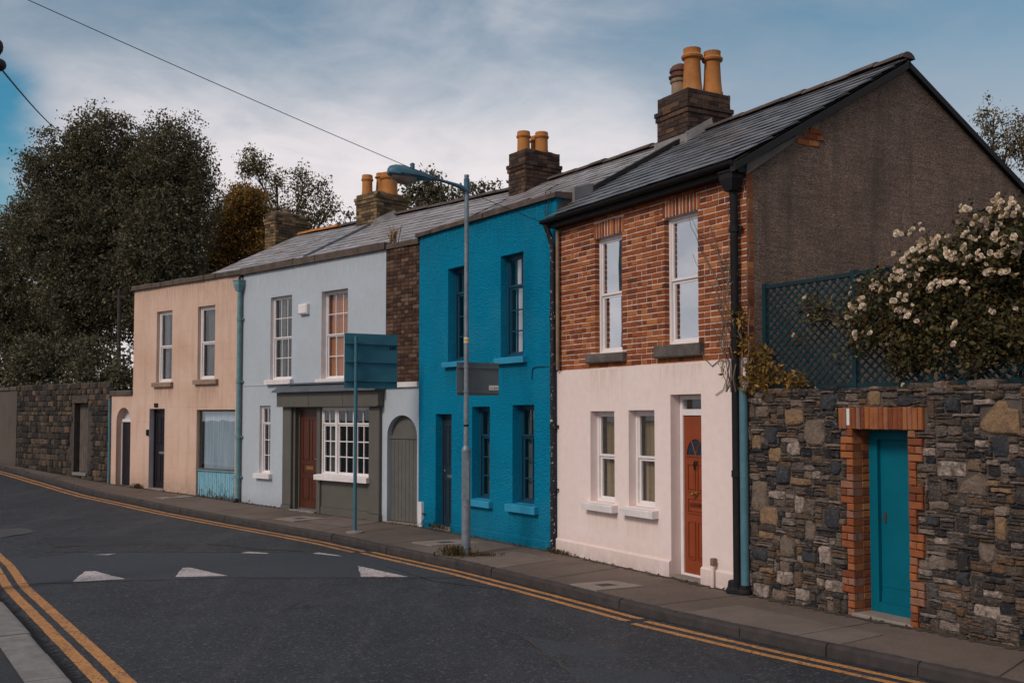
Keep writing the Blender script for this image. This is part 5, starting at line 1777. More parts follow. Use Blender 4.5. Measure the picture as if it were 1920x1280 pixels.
# toothing of the brick quoins
QC = 0.0735
NQ = 25
for i in range(NQ):
    z = 0.01 + i * QC
    if (i // 3) % 2:
        block(1.53, 1.70, z, z + QC)
        block(2.36, 2.52, z, z + QC)
stones = []
MATK = {'t': 'tan stone', 'b': 'brown stone', 's': 'slate stone', 'p': 'pale stone', 'T': 'tan stone', 'B': 'brown stone'}
for (a, b, c, d_, m) in FEAT:
    poly = None
    if m == 'T':
        poly = [(a, c + 0.05), (a + 0.11, c), (b, c), (b, d_ - 0.09), (b - 0.1, d_ - 0.07), (b - 0.12, d_), (a + 0.19, d_), (a + 0.02, c + 0.13)]
    if m == 'B':
        poly = [(a, c + 0.03), (a + 0.03, c), (b - 0.02, c), (b, c + 0.1), (b - 0.01, d_), (b - 0.07, d_), (a + 0.06, c + 0.12)]
    stones.append((a, b, c, max(d_, c + 0.04), MATK[m], poly))
    block(a, b, c, d_)
for j in range(NV):
    i = 0
    while i < NU:
        if occ[i, j]:
            i += 1
            continue
        far = X0 + i * DU > 3.75
        big = rg.random()
        if far:
            wi, hj = rg.randint(6, 12), rg.randint(2, 5)
        elif big < 0.60:
            wi, hj = rg.randint(4, 9), rg.choice((1, 1, 2))
        elif big < 0.88:
            wi, hj = rg.randint(3, 7), rg.choice((2, 2, 3))
        else:
            wi, hj = rg.randint(3, 6), rg.randint(3, 6)
        w_ = 0
        while w_ < wi and i + w_ < NU and not occ[i + w_, j]:
            w_ += 1
        h_ = 1
        while h_ < hj and j + h_ < NV and not occ[i:i + w_, j + h_].any():
            h_ += 1
        # do not leave slivers
        if i + w_ < NU and not occ[i + w_, j] and (i + w_ + 1 >= NU or occ[min(NU - 1, i + w_ + 1), j]) and not occ[i + w_, j:j + h_].any():
            w_ += 1
        occ[i:i + w_, j:j + h_] = True
        a, c = X0 + i * DU, Z0 + j * DV
        stones.append((a + rg.uniform(0, 0.004), a + w_ * DU - rg.uniform(0.001, 0.008), c + rg.uniform(0, 0.003), c + h_ * DV - rg.uniform(0.001, 0.006), 'rubble stone', None))
        i += w_
vis = [s for s in stones if s[0] < 3.62]
vis.sort(key=lambda s: -(s[1] - s[0]) * (s[3] - s[2]))
single = set(id(s) for s in vis[:296])
joined = MB()
for s in stones:
    m = stone_mesh(*s[:4], rg, proud=rg.uniform(0.012, 0.045), poly=s[5], cut=0.28 if s[4] == 'rubble stone' else 0.30)
    if id(s) in single:
        m.build('stone', s[4], wall)
    else:
        joined.add(m.v, m.f)
joined.build('rubble', 'rubble stone', wall, kind='stuff')
# rough top edge
top = MB()
x = 0.22
while x < 9.4:
    w_ = rg.uniform(0.12, 0.34)
    m = stone_mesh(x, x + w_ - 0.01, 2.225, 2.225 + rg.uniform(0.03, 0.075), rg, 0.03)
    m.v = [(a, b if b < 0.05 else 0.3, c) for a, b, c in m.v]
    top.add(m.v, m.f)
    x += w_
top.build('wall_top', 'rubble stone', wall, kind='stuff')
# brick quoins, inner jambs and soldier lintel
for i in range(NQ):
    z = 0.012 + i * QC
    wide = (i // 3) % 2
    for s in (-1, 1):
        if wide and i % 3 == 1:
            segs = [(0.0, 0.078), (0.080, 0.155)]
        elif wide:
            segs = [(0.0, 0.155)]
        else:
            segs = [(0.0, 0.082)]
        for a, b in segs:
            if s < 0:
                xa, xb = 1.70 - b, 1.70 - a
            else:
                xa, xb = 2.36 + a, 2.36 + b
            dpt = 0.11 if a == 0 else 0.06
            e = 0.004 if a == 0 else 0
            MB().bbox(xa + 0.003 + (-e if s > 0 else 0), xb - 0.003 + (e if s < 0 else 0), -0.022 + rg.uniform(-0.004, 0.004), dpt, z + 0.004, z + QC - 0.004, 0.008, 0.003, rg).build('quoin_brick', 'orange brick', wall)
    # jamb bricks along the left reveal
    for a, b in ((0.116, 0.225), (0.231, 0.39)) if i % 2 else ((0.116, 0.33), (0.336, 0.39)):
        m = MB().bbox(a, b, 0, 0.05, z + 0.004, z + QC - 0.004, 0.006, 0.002, rg)
        m.v = [(1.704 - y, x_, z_) for x_, y, z_ in m.v]
        m.build('jamb_brick', 'red brick', wall)
nl = 18
for i in range(nl):
    a = 1.53 + 1.0 * i / nl
    o = MB().bbox(a + 0.003, a + 1.0 / nl - 0.003, -0.028 + rg.uniform(-0.005, 0.004), 0.12, 1.852, 2.066 + rg.uniform(-0.006, 0.006), 0.007, 0.003, rg).build('lintel_brick', 'orange brick' if i != 2 else 'orange brick', wall)
    if i == 2:
        MB().box(a + 0.010, a + 1.0 / nl - 0.010, -0.037, -0.0335, 1.89, 2.055).build('painted_tag', 'sticker white', wall)
MB().box(1.62, 2.44, 0.125, 0.39, 1.852, 2.06).build('inner_lintel', 'dark mortar', wall)
gd = MB()
frame_rect(gd, 1.705, 2.358, 0.05, 1.85, 0.215, 0.30, 0.10)
gd = gd.build('gate_frame', 'teal door', wall)
d = MB().box(1.806, 2.257, 0.262, 0.30, 0.07, 1.75).build('gate_door', 'teal door', wall)
MB().box(1.808, 2.255, 0.250, 0.2615, 0.075, 0.26).build('kick_board', 'teal door', d)
MB().box(1.808, 2.255, 0.256, 0.2615, 0.30, 0.34).build('door_rail', 'teal door', d)

MB().box(1.84, 1.872, 0.252, 0.2615, 0.93, 1.03).build('lock_plate', 'iron lid', d)
MB().bbox(1.66, 2.40, -0.03, 0.36, -0.2, 0.052, 0.015, 0.004, rg).build('doorstep', 'cover slab', wall)
pipe(wall, [(0.185, -0.045, 0.06), (0.185, -0.045, 2.30)], 0.050, 'teal pipe', (), 'drainpipe')
MB().lathe(0.185, -0.06, [(0.085, -0.05), (0.085, 0.03), (0.07, 0.06), (0.055, 0.065), (0.055, 0.10)], 14).build('gully', 'black iron', wall)
MB().lathe(0.06, -0.085, [(0.1, -0.05), (0.1, 0.04), (0.08, 0.07), (0.075, 0.13), (0.06, 0.14)], 14).build('gully', 'black iron', wall)

# ------------------------------------------------------------------ far walls on the left
FO = (7.92, 8.68, 0.42, 2.30)
fw_ = thing('far_stone_wall', 'dark rubble stone wall with narrow plank door under the big trees', 'wall', L2W('far', 0), HN['far'])
mb = MB()
wall_front(mb, 4.42, 9.96, -0.2, 2.84, [FO], 0.22, 0.02)
mb.quad((4.42, 0.02, 2.84), (9.96, 0.02, 2.84), (9.96, 0.4, 2.84), (4.42, 0.4, 2.84))
mb.build('mortar_core', 'dark mortar', fw_)
rg = random.Random(31)
joined = MB()
z = 0.15
while z < 2.83:
    h_ = rg.uniform(0.10, 0.19)
    x = 4.43
    while x < 9.95:
        w_ = rg.uniform(0.12, 0.36)
        xb = min(9.95, x + w_)
        zt = min(2.86 + rg.uniform(-0.03, 0.06), z + h_)
        if not (xb > FO[0] - 0.04 and x < FO[1] + 0.04 and zt > FO[2] - 0.05 and z < FO[3] + 0.08) and xb - x > 0.05 and zt - z > 0.03:
            m = stone_mesh(x, xb - 0.012, z, zt - 0.01, rg, rg.uniform(0.015, 0.05))
            joined.add(m.v, m.f)
        x = xb
    z += h_
joined.build('rubble', 'shade-darkened rubble', fw_, kind='stuff')
MB().box(FO[0] - 0.05, FO[1] + 0.05, -0.03, 0.2, FO[3], FO[3] + 0.1).build('lintel', 'shade-darkened rubble', fw_)
dm = MB().box(FO[0] + 0.02, FO[1] - 0.02, 0.18, 0.21, FO[2] + 0.02, FO[3] - 0.01).build('plank_door', 'grey timber', fw_)
for i in range(6):
    a = FO[0] + 0.03 + (FO[1] - FO[0] - 0.06) * i / 6
    MB().bbox(a + 0.003, a + (FO[1] - FO[0] - 0.06) / 6 - 0.003, 0.165, 0.1795, FO[2] + 0.03, FO[3] - 0.02, 0.005).build('plank', 'grey timber', dm)
MB().box(FO[0], FO[1], -0.02, 0.2, FO[2] - 0.06, FO[2] + 0.015).build('door_sill', 'kerb concrete', fw_)
rw = thing('rendered_wall', 'grey brown rendered street wall beyond the rubble wall', 'wall', L2W('far', -16), HN['far'])
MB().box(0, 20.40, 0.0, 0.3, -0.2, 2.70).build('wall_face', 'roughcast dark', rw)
coping(rw, 0.0, 20.40, -0.04, 0.34, 2.702, 2.80, 'coping stone', 1.2, 8)

# ------------------------------------------------------------------ trellis on the garden wall
tr = thing('trellis', 'dark green diagonal lattice trellis along the top of the rubble wall', 'trellis', L2W('stone', 0, 0.16), HN['brick'])


def lath(parent, p, q, w, y0, y1, x0, x1, z0, z1):
    """diagonal lath clipped to the panel"""
    (ax, az), (bx, bz) = p, q
    t0, t1 = 0.0, 1.0
    for d_, lo, hi, s in ((bx - ax, x0, x1, ax), (bz - az, z0, z1, az)):
        ta, tb = (lo - s) / d_, (hi - s) / d_
        if ta > tb:
            ta, tb = tb, ta
        t0, t1 = max(t0, ta), min(t1, tb)
    if t1 - t0 < 0.02:
        return
    a = Vector((ax + (bx - ax) * t0, az + (bz - az) * t0))
    b = Vector((ax + (bx - ax) * t1, az + (bz - az) * t1))
    n = Vector((-(b - a).y, (b - a).x)).normalized() * w / 2
    MB().prism([(a.x + n.x, a.y + n.y), (a.x - n.x, a.y - n.y), (b.x - n.x, b.y - n.y), (b.x + n.x, b.y + n.y)], 1, y0, y1).build('slat', 'trellis green', parent)


for i, (x0, x1) in enumerate(((0.36, 1.58), (1.63, 2.86), (2.91, 4.14))):
    z0, z1 = 2.31, 3.40
    sx, sz = 0.108, 0.094
    H = z1 - z0
    k = sx / sz
    n = int((x1 - x0 + H * k) / sx) + 1
    for j in range(n):
        xb = x0 - H * k + j * sx + 0.03
        lath(tr, (xb, z0), (xb + H * k, z1), 0.022, -0.009, -0.001, x0, x1, z0, z1)
        lath(tr, (xb + H * k, z0), (xb, z1), 0.022, 0.0, 0.008, x0, x1, z0, z1)
    MB().box(x0, x1, -0.022, 0.022, z1, z1 + 0.04).build('rail', 'trellis green', tr)
    MB().box(x0, x1, -0.022, 0.022, z0 - 0.04, z0).build('rail', 'trellis green', tr)
for x in (0.335, 1.605, 2.885, 4.165):
    MB().box(x - 0.026, x + 0.026, -0.03, 0.03, 2.2, 3.46).build('post', 'trellis green', tr)

# ------------------------------------------------------------------ foliage helpers


def leaf_mesh(name, P, size, mat, rng, shape=0.55, flat_=0.0, droop=0.0, var=0.35):
    """P: n x 3 positions; each gets one folded, pointed leaf of four vertices"""
    n = len(P)
    d = rng.normal(size=(n, 3))
    d[:, 2] -= droop
    d /= np.linalg.norm(d, axis=1)[:, None]
    u = rng.normal(size=(n, 3))
    u[:, 2] += flat_
    s = np.cross(d, u)
    s /= np.linalg.norm(s, axis=1)[:, None] + 1e-9
    nr = np.cross(d, s)
    L_ = size * (1 + var * rng.normal(size=n)).clip(0.4, 2.0)[:, None]
    w = L_ * shape * 0.5
    fold = nr * L_ * 0.10
    base = P - d * L_ * 0.5
    v = np.stack([base, P + s * w + fold, P + d * L_ * 0.5, P - s * w + fold], axis=1).reshape(-1, 3)
    me = bpy.data.meshes.new(name)
    me.vertices.add(4 * n)
    me.vertices.foreach_set('co', v.astype(np.float32).ravel())
    me.loops.add(4 * n)
    me.loops.foreach_set('vertex_index', np.arange(4 * n, dtype=np.int32))
    me.polygons.add(n)
    me.polygons.foreach_set('loop_start', np.arange(0, 4 * n, 4, dtype=np.int32))
    me.polygons.foreach_set('loop_total', np.full(n, 4, dtype=np.int32))
    me.materials.append(MATS[mat])
    me.update(calc_edges=True)
    return me


def clumps(lobes, dens, per, spread, rng, shell_=0.55, hang=0.0):
    """leaf positions: twig clumps spread through ellipsoid lobes, thicker towards their outside"""
    C, out = [], []
    for lb in lobes:
        cx, cy, cz, rx, ry, rz = lb
        vol = rx * ry * rz * 4.19
        n = max(6, int(dens * vol))
        d = rng.normal(size=(n, 3))
        d /= np.linalg.norm(d, axis=1)[:, None]
        r = (shell_ + (1 - shell_) * rng.random(n)) ** 0.8
        r *= 1 + 0.10 * rng.normal(size=n)
        c = np.array([cx, cy, cz]) + d * r[:, None] * np.array([rx, ry, rz])
        C.append(c)
    C = np.concatenate(C)
    for c in C:
        k = max(3, int(per * rng.uniform(0.5, 1.5)))
        ax = rng.normal(size=3)
        ax[2] = ax[2] * 0.6 - hang
        ax /= np.linalg.norm(ax)
        t = rng.uniform(-1, 1, size=k)[:, None]
        out.append(c + ax * t * spread * 1.5 + rng.normal(size=(k, 3)) * spread * 0.42)
    return C, np.concatenate(out)


def tree(name, label, base, lobes, leaf, mat, seed, dens=9, per=34, spread=0.26, r0=0.28, shape=0.6, hang=0.0, group='trees behind the houses', shell_=0.28):
    rng = np.random.default_rng(seed)
    rg = random.Random(seed)
    t = thing(name, label, 'tree', base, 0, group)
    B = Vector(base)
    lob = [(a - B.x, b - B.y, c - B.z, *r) for a, b, c, *r in lobes]
    C, P = clumps(lob, dens, per, spread, rng, shell_, hang)
    link('crown', leaf_mesh('crown', P, leaf, mat, rng, shape, 0.4, hang), t)
    mb = MB()
    zs = [l[2] for l in lob]
    zmid = max(0.8, min(zs) - 0.4)
    top = Vector((sum(l[0] for l in lob) / len(lob), sum(l[1] for l in lob) / len(lob), zmid))
    fork = Vector((top.x * 0.6, top.y * 0.6, zmid * 0.75))
    mb.tube([(0, 0, -0.5), (top.x * 0.15 + rg.uniform(-.1, .1), 0, zmid * 0.35), tuple(fork)], [r0 * 1.25, r0, r0 * 0.8], 9)
    for l in lob:
        c = Vector(l[:3])
        m = fork.lerp(c, 0.5) + Vector((rg.uniform(-.3, .3), rg.uniform(-.3, .3), rg.uniform(0, .4)))
        mb.tube([tuple(fork), tuple(m), tuple(c)], [r0 * 0.55, r0 * 0.36, r0 * 0.14], 7)
        near = [Vector(p) for p in C if (Vector(p) - c).length < 1.4 * max(l[3:6])]
        for p in rg.sample(near, min(10, len(near))):
            q = m.lerp(c, rg.uniform(0.3, 1.0))
            mb.tube([tuple(q), tuple(q.lerp(p, 0.5) + Vector((0, 0, 0.1))), tuple(p)], [r0 * 0.14, r0 * 0.09, r0 * 0.03], 5, False)
    mb.build('trunk', 'bark', t)
    return t


def dep(ls, k=0.9):
    return [(x, y, z, a, max(0.35, k * a), b) for x, y, z, a, b in ls]


TA = dep([(-14.43, 35.0, 11.13, 1.38, 1.66), (-15.99, 35.0, 10.47, 1.11, 1.38), (-15.39, 35.2, 8.23, 2.03, 2.03), (-13.45, 35.0, 8.6, 1.66, 2.03), (-16.7, 35.0, 8.41, 0.92, 1.47), (-14.43, 35.0, 5.99, 2.03, 1.66), (-13.2, 35.0, 10.28, 1.11, 1.47)])
TB = dep([(-11.57, 34.0, 10.78, 1.25, 1.4), (-11.1, 34.0, 9.14, 1.22, 1.7), (-11.88, 34.0, 7.5, 1.61, 1.7), (-11.85, 34.0, 5.52, 1.34, 1.43), (-10.39, 34.0, 10.05, 0.5, 0.89)])
TC = dep([(-18.26, 36.5, 7.71, 1.15, 1.63), (-17.54, 36.5, 5.58, 1.73, 1.82), (-19.67, 36.5, 6.16, 1.73, 2.31), (-16.56, 36.5, 4.62, 1.54, 1.34)])
TD = dep([(-10.55, 39.0, 9.77, 1.03, 1.03), (-11.05, 39.0, 8.52, 1.03, 1.54), (-9.92, 39.0, 8.73, 0.92, 1.23), (-11.55, 39.0, 7.28, 1.03, 1.23), (-9.3, 38.5, 8.1, 0.75, 0.9), (-10.2, 38.5, 10.1, 0.85, 0.7)])
TE = dep([(-11.08, 43.0, 12.64, 0.81, 0.81), (-10.05, 43.0, 11.83, 0.5, 0.68), (-8.9, 43.0, 11.72, 0.68, 0.95), (-8.1, 43.0, 10.8, 0.54, 1.18), (-9.23, 43.0, 10.11, 1.02, 1.02), (-10.49, 43.0, 10.57, 0.91, 1.13), (-7.64, 43.0, 10.91, 0.23, 0.68)])
TF = dep([(-2.53, 28.0, 8.4, 0.53, 0.53), (-1.86, 28.0, 8.03, 0.74, 0.47), (-2.67, 28.0, 7.65, 0.66, 0.59), (-0.82, 28.0, 8.18, 0.44, 0.32), (-3.49, 28.0, 7.73, 0.59, 0.44)])
TG = dep([(12.97, 27.0, 9.92, 0.45, 0.63), (13.58, 27.0, 9.48, 0.45, 0.63), (13.21, 27.0, 8.97, 0.5, 0.57), (14.08, 27.0, 9.26, 0.71, 0.85)])
TH = dep([(-4.85, 30.0, 7.9, 0.28, 0.22), (-5.09, 30.0, 7.58, 0.35, 0.22)])
tree('broadleaf_tree', 'tall dark tree with the highest crown behind the rubble wall', (-14.6, 35, 0.6), TA, 0.088, 'dark leaf', 1, 36, 44, 0.24)
tree('broadleaf_tree', 'dark round crowned tree rising just behind the peach house', (-11.7, 34, 0.5), TB, 0.088, 'dark leaf', 2, 37, 44, 0.24)
tree('broadleaf_tree', 'lower dark tree at the left edge against the blue gap of sky', (-18.0, 36.5, 0.7), TC, 0.088, 'dark leaf', 3, 33, 44, 0.24)
tree('autumn_tree', 'rusty yellow tinged tree above the end of the slate roofs', (-10.8, 39, 0.6), TD, 0.09, 'autumn leaf', 4, 50, 46)
tree('birch_tree', 'thin airy birch with drooping twigs behind the rusty tree', (-9.6, 43, 0.6), TE, 0.11, 'birch leaf', 5, 40, 20, 0.24, 0.16, 0.5, 0.8)
tree('garden_tree', 'small dark tree behind the roof between the two middle chimneys', (-2.3, 28, 0.2), TF, 0.10, 'dark leaf', 6, 80, 18, 0.17, 0.12)
tree('birch_tree', 'drooping birch top beyond the brown gable on the right', (13.4, 27, 0.2), TG, 0.08, 'birch leaf', 7, 80, 18, 0.16, 0.12, 0.45, 1.0)
tree('garden_tree', 'leafy sprig of a tree left of the short yellow brick chimney', (-5.0, 30, 0.3), TH, 0.085, 'dark leaf', 8, 90, 10, 0.12, 0.07)

# shade loving shrubs between the far wall and the trees
for i, (x, y, z, rx, rz, lab) in enumerate((
        (-14.9, 32.2, 3.3, 1.25, 1.35, 'dark evergreen shrub standing over the middle of the far rubble wall'),
        (-12.75, 30.9, 3.2, 0.95, 1.25, 'dark evergreen shrub over the narrow plank door in the far wall'),
        (-17.0, 34.0, 3.0, 1.4, 1.2, 'dark evergreen shrub over the grey rendered wall at the left'),
        (-11.3, 29.6, 2.6, 0.5, 1.3, 'narrow dark shrub squeezed beside the peach passage wall'))):
    rng = np.random.default_rng(60 + i)
    t = thing('shrub', lab, 'shrub', (x, y, 0.5), 0, 'shrubs behind the far wall')
    C, P = clumps([(0, 0, z - 0.5, rx, 0.7, rz)], 60, 30, 0.2, rng, 0.3)
    link('foliage', leaf_mesh('foliage', P, 0.10, 'dark leaf', rng), t)
    mb = MB()
    for k in range(5):
        mb.tube([(0, 0, -0.4), (rx * (k - 2) * 0.15, 0.1, z * 0.4), (rx * (k - 2) * 0.35, 0, z - 0.3)], [0.06, 0.045, 0.02], 6)
    mb.build('stem', 'bark', t)
up = thing('utility_pole', 'thin brown wooden pole behind the wall left of the peach house', 'pole', (-11.85, 30.5, 0.5))
MB().tube([(0, 0, -0.5), (0.0, 0, 2.6), (-0.02, 0, 5.25)], [0.065, 0.06, 0.052], 10).build('pole', 'bark', up)
MB().box(-0.22, 0.18, -0.03, 0.03, 5.0, 5.08).build('cross_arm', 'bark', up)

# ------------------------------------------------------------------ climbing rose
FLOWERS = [(2.52, -0.26, 3.65), (2.61, -0.18, 3.68), (2.71, -0.19, 3.54), (2.65, -0.25, 3.47), (2.73, -0.22, 3.46), (2.89, -0.23, 3.54), (2.86, -0.2, 3.49), (2.99, -0.19, 3.43), (2.92, -0.27, 3.36), (2.62, -0.28, 3.41), (2.52, -0.18, 3.39), (2.51, -0.23, 3.32), (2.63, -0.19, 3.38), (2.59, -0.28, 3.24), (2.43, -0.23, 3.26), (2.64, -0.19, 3.27), (2.99, -0.25, 3.15), (3.03, -0.17, 3.34), (3.1, -0.17, 3.81), (3.23, -0.28, 3.73), (3.28, -0.28, 3.62), (3.37, -0.22, 3.64), (3.43, -0.17, 3.78), (3.53, -0.23, 3.75), (3.64, -0.25, 3.75), (3.66, -0.23, 3.64), (3.47, -0.28, 3.7), (3.22, -0.25, 3.52), (3.17, -0.23, 3.45), (3.21, -0.22, 3.35), (3.36, -0.25, 3.33), (3.46, -0.25, 3.46), (3.56, -0.25, 3.39), (3.42, -0.22, 3.37), (3.53, -0.25, 3.31), (3.71, -0.28, 3.42), (3.65, -0.18, 3.39), (3.39, -0.21, 3.2), (3.53, -0.2, 3.19), (2.53, -0.26, 3.1), (2.22, -0.16, 3.17), (2.16, -0.18, 3.21), (2.47, -0.27, 3.03), (2.56, -0.24, 3.06), (2.46, -0.19, 2.95), (2.55, -0.19, 2.91), (2.78, -0.17, 3.13), (3.44, -0.23, 2.84), (3.02, -0.18, 2.78), (3.04, -0.2, 2.62), (2.53, -0.24, 2.27), (3.13, -0.21, 3.12), (3.61, -0.17, 3.33), (1.02, -0.08, 2.83), (2.04, -0.22, 3.1), (1.79, -0.08, 3.05), (1.77, -0.08, 2.95), (2.08, -0.25, 3.0), (2.46, -0.18, 2.95), (2.57, -0.23, 2.9), (2.17, -0.26, 2.76), (1.96, -0.21, 2.76), (1.23, -0.08, 3.02), (1.19, -0.08, 3.2)
]
rose = thing('rose_bush', 'climbing rose bush with clusters of creamy white flowers over the trellis', 'bush', L2W('stone', 0), HN['brick'])
RL = [(2.1, .1, 2.95, .42, .30, .40), (2.62, .12, 3.28, .42, .36, .34), (3.22, .1, 3.42, .42, .36, .34), (3.72, .1, 3.42, .5, .36, .33), (3.0, .15, 2.80, .6, .36, .48), (3.7, .15, 2.75, .6, .36, .5), (2.35, .14, 2.58, .33, .22, .28), (4.4, .15, 3.1, .55, .4, .6), (1.78, -.02, 3.0, .20, .10, .16), (1.22, .04, 3.10, .17, .08, .12), (1.98, .1, 3.28, .2, .15, .14), (3.15, .1, 3.70, .16, .14, .12), (3.55, .1, 3.72, .2, .16, .1), (5.2, .15, 2.9, .6, .4, .6)]
rng = np.random.default_rng(41)
C, P = clumps(RL, 560, 36, 0.085, rng, 0.25)
keep = P[:, 2] > 2.27
P = P[keep]
o = link('foliage', leaf_mesh('foliage', P, 0.041, 'rose leaf', rng, 0.6, 0.5), rose, kind='stuff')
sprig = [(rg.uniform(1.0, 2.2), rg.uniform(-.05, .1), rg.uniform(2.4, 3.2)) for _ in range(26)]
FL = [(x, y + 0.02, z - 0.01) for x, y, z in FLOWERS]
P2 = np.concatenate([np.array(s) + rng.normal(size=(12, 3)) * np.array([.06, .03, .05]) for s in FL] + [np.array(s) + rng.normal(size=(9, 3)) * np.array([.06, .03, .06]) for s in sprig])
link('spray', leaf_mesh('spray', P2, 0.042, 'rose leaf', rng, 0.6, 0.5), rose, kind='stuff')
mb = MB()
rg = random.Random(9)
for k in range(22):
    x0 = rg.uniform(2.2, 4.4)
    l = rg.choice(RL)
    mb.tube([(x0, 0.30, 1.9), (x0 * 0.6 + l[0] * 0.4, 0.25, 2.5), (l[0] + rg.uniform(-.2, .2), l[1], l[2]), (l[0] + rg.uniform(-.4, .4), l[1] - 0.2, l[2] + rg.uniform(-.2, .4))], [0.016, 0.012, 0.009, 0.004], 6)
mb.build('stem', 'bark', rose)


def bloom(seed):
    """a cluster of double roses: cupped petals in whorls"""
    r_ = random.Random(seed)
    mb = MB()
    for h in range(r_.choice((2, 3, 3))):
        c = Vector((r_.uniform(-.026, .026), r_.uniform(-.012, .02), r_.uniform(-.024, .024)))
        ax = Vector((r_.uniform(-.6, .6), -1, r_.uniform(-.1, 0.9))).normalized()
        a = ax.cross(Vector((0, 0, 1))).normalized()
        b = ax.cross(a)
        R = r_.uniform(.020, .028)
        for ring, (cnt, rr, up_) in enumerate(((7, 1.0, 0.0), (6, .74, .32), (5, .48, .55), (3, .24, .7))):
            for i in range(cnt):
                t = 2 * pi * (i + ring * .5 + r_.uniform(-.15, .15)) / cnt
                d_ = a * cos(t) + b * sin(t)
                s_ = a * -sin(t) + b * cos(t)
                w = R * rr * (0.62 if ring < 2 else 0.7)
                o_ = c + ax * R * up_ * 0.7
                tip = o_ + d_ * R * rr + ax * R * (0.28 + 0.1 * ring) * r_.uniform(.7, 1.3)
                m_ = o_ + d_ * R * rr * .62 + ax * R * .05
                mb.add([tuple(o_), tuple(m_ + s_ * w), tuple(tip + s_ * w * .55), tuple(tip - s_ * w * .55), tuple(m_ - s_ * w)], [(0, 1, 2, 3, 4)])
    return mb.mesh('flower', 'rose petal')


BL = [bloom(s) for s in range(8)]
for i, (x, y, z) in enumerate(FLOWERS):
    o = link('flower', BL[i % 8], rose)
    o.location = (x, y - 0.03, z)
    s = rg.uniform(0.75, 1.3) * (0.72 if x < 1.6 else 1.0)
    o.scale = (s, s, s)
    o.rotation_euler = (rg.uniform(-.4, .4), rg.uniform(0, 6.28), rg.uniform(-.4, .4))
for i, (x, y, z) in enumerate(FLOWERS):
    if x < 1.6 or z < 2.85:
        continue
    for k in range(rg.choice((1, 2, 2, 3))):
        o = link('flower', BL[(i + k) % 8], rose)
        o.location = (x + rg.uniform(-.085, .085), y + rg.uniform(-.03, .05), z + rg.uniform(-.075, .06))
        sc = rg.uniform(0.5, 0.95)
        o.scale = (sc, sc, sc)
        o.rotation_euler = (rg.uniform(-.5, .5), rg.uniform(0, 6.28), rg.uniform(-.6, .6))
for i in range(90):
    l = rg.choice(RL[:8])
    t, f = rg.uniform(-1.2, 1.2), rg.uniform(0.1, 1.3)
    x, y, z = l[0] + l[3] * sin(t), l[1] - l[4] * cos(t) * 0.95, l[2] + l[5] * sin(f) * 0.9
    if z < 3.15 and rg.random() < 0.88:
        continue
    o = link('flower', BL[i % 8], rose)
    o.location = (x, y, z)
    s = rg.uniform(0.3, 0.85)
    o.scale = (s, s, s)
    o.rotation_euler = (rg.uniform(-.4, .4), rg.uniform(0, 6.28), rg.uniform(-.4, .4))

# ------------------------------------------------------------------ creeper at the corner
cr = thing('creeper', 'straggly creeper with yellow orange leaves between the black pipe and trellis', 'creeper', L2W('stone', 0), HN['brick'])
rng = np.random.default_rng(51)
CL = [(0.17, -.08, 3.12, .09, .07, .22), (0.22, -.07, 2.78, .14, .08, .22), (0.36, -.06, 2.52, .2, .09, .16), (0.60, -.05, 2.44, .2, .1, .13), (0.88, -.03, 2.38, .22, .09, .10), (1.08, -.02, 2.33, .14, .06, .06), (0.45, .0, 2.66, .16, .08, .14), (0.25, -.08, 2.34, .18, .07, .10), (0.5, -.06, 2.32, .22, .07, .08)]
C, P = clumps(CL, 1500, 11, 0.05, rng, 0.2, 0.5)
link('foliage', leaf_mesh('foliage', P, 0.058, 'creeper leaf', rng, 0.42, 0.8, 0.5), cr, kind='stuff')
mb = MB()
rg = random.Random(14)
for k in range(9):
    x, z = rg.uniform(-0.02, 0.30), 2.25
    pts = []
    top_ = rg.uniform(2.9, 4.7)
    while z < top_:
        pts.append((x, -0.05 - rg.uniform(0.02, 0.13) * (1 if x < 0.17 else 0.6), z))
        x = min(0.34, max(-0.30, x + rg.uniform(-.07, .06)))
        z += rg.uniform(.10, .24)
    if len(pts) > 2:
        mb.tube(pts, [0.008 * (1 - 0.6 * i / len(pts)) for i in range(len(pts))], 5, False)
for k in range(13):
    # bare runners over the brickwork
    x, z = rg.uniform(-0.25, 0.0), rg.uniform(2.65, 3.7)
    pts = []
    dx, dz = -rg.uniform(.02, .07), rg.uniform(.06, .12)
    for i in range(rg.randint(5, 11)):
        pts.append((x, -0.022, z))
        x += dx + rg.uniform(-.03, .03)
        z += dz + rg.uniform(-.05, .05)
        if z > 4.55 or x < -0.9:
            break
    if len(pts) > 2:
        mb.tube(pts, [0.006 * (1 - 0.6 * i / len(pts)) for i in range(len(pts))], 5, False)
mb.tube([(-0.05, -0.05, 2.60), (-0.22, -0.03, 2.63), (-0.36, -0.025, 2.56), (-0.50, -0.025, 2.66), (-0.56, -0.025, 2.78)], 0.006, 5, False)
mb.tube([(-0.16, -0.03, 2.62), (-0.20, -0.03, 2.50), (-0.12, -0.03, 2.38), (-0.17, -0.03, 2.28), (-0.30, -0.03, 2.22)], 0.005, 5, False)
mb.build('vine', 'dry vine', cr)
P3 = np.array([(-0.17, -.05, 2.53), (-0.13, -.05, 2.50), (-0.22, -.05, 2.57), (-0.10, -.06, 2.54), (-0.18, -.05, 2.46), (-0.08, -.06, 2.50), (-0.21, -.05, 2.62), (-0.15, -.05, 2.57)])
link('leaf', leaf_mesh('leaf', P3, 0.055, 'creeper leaf', rng, 0.5, 0.6), cr)

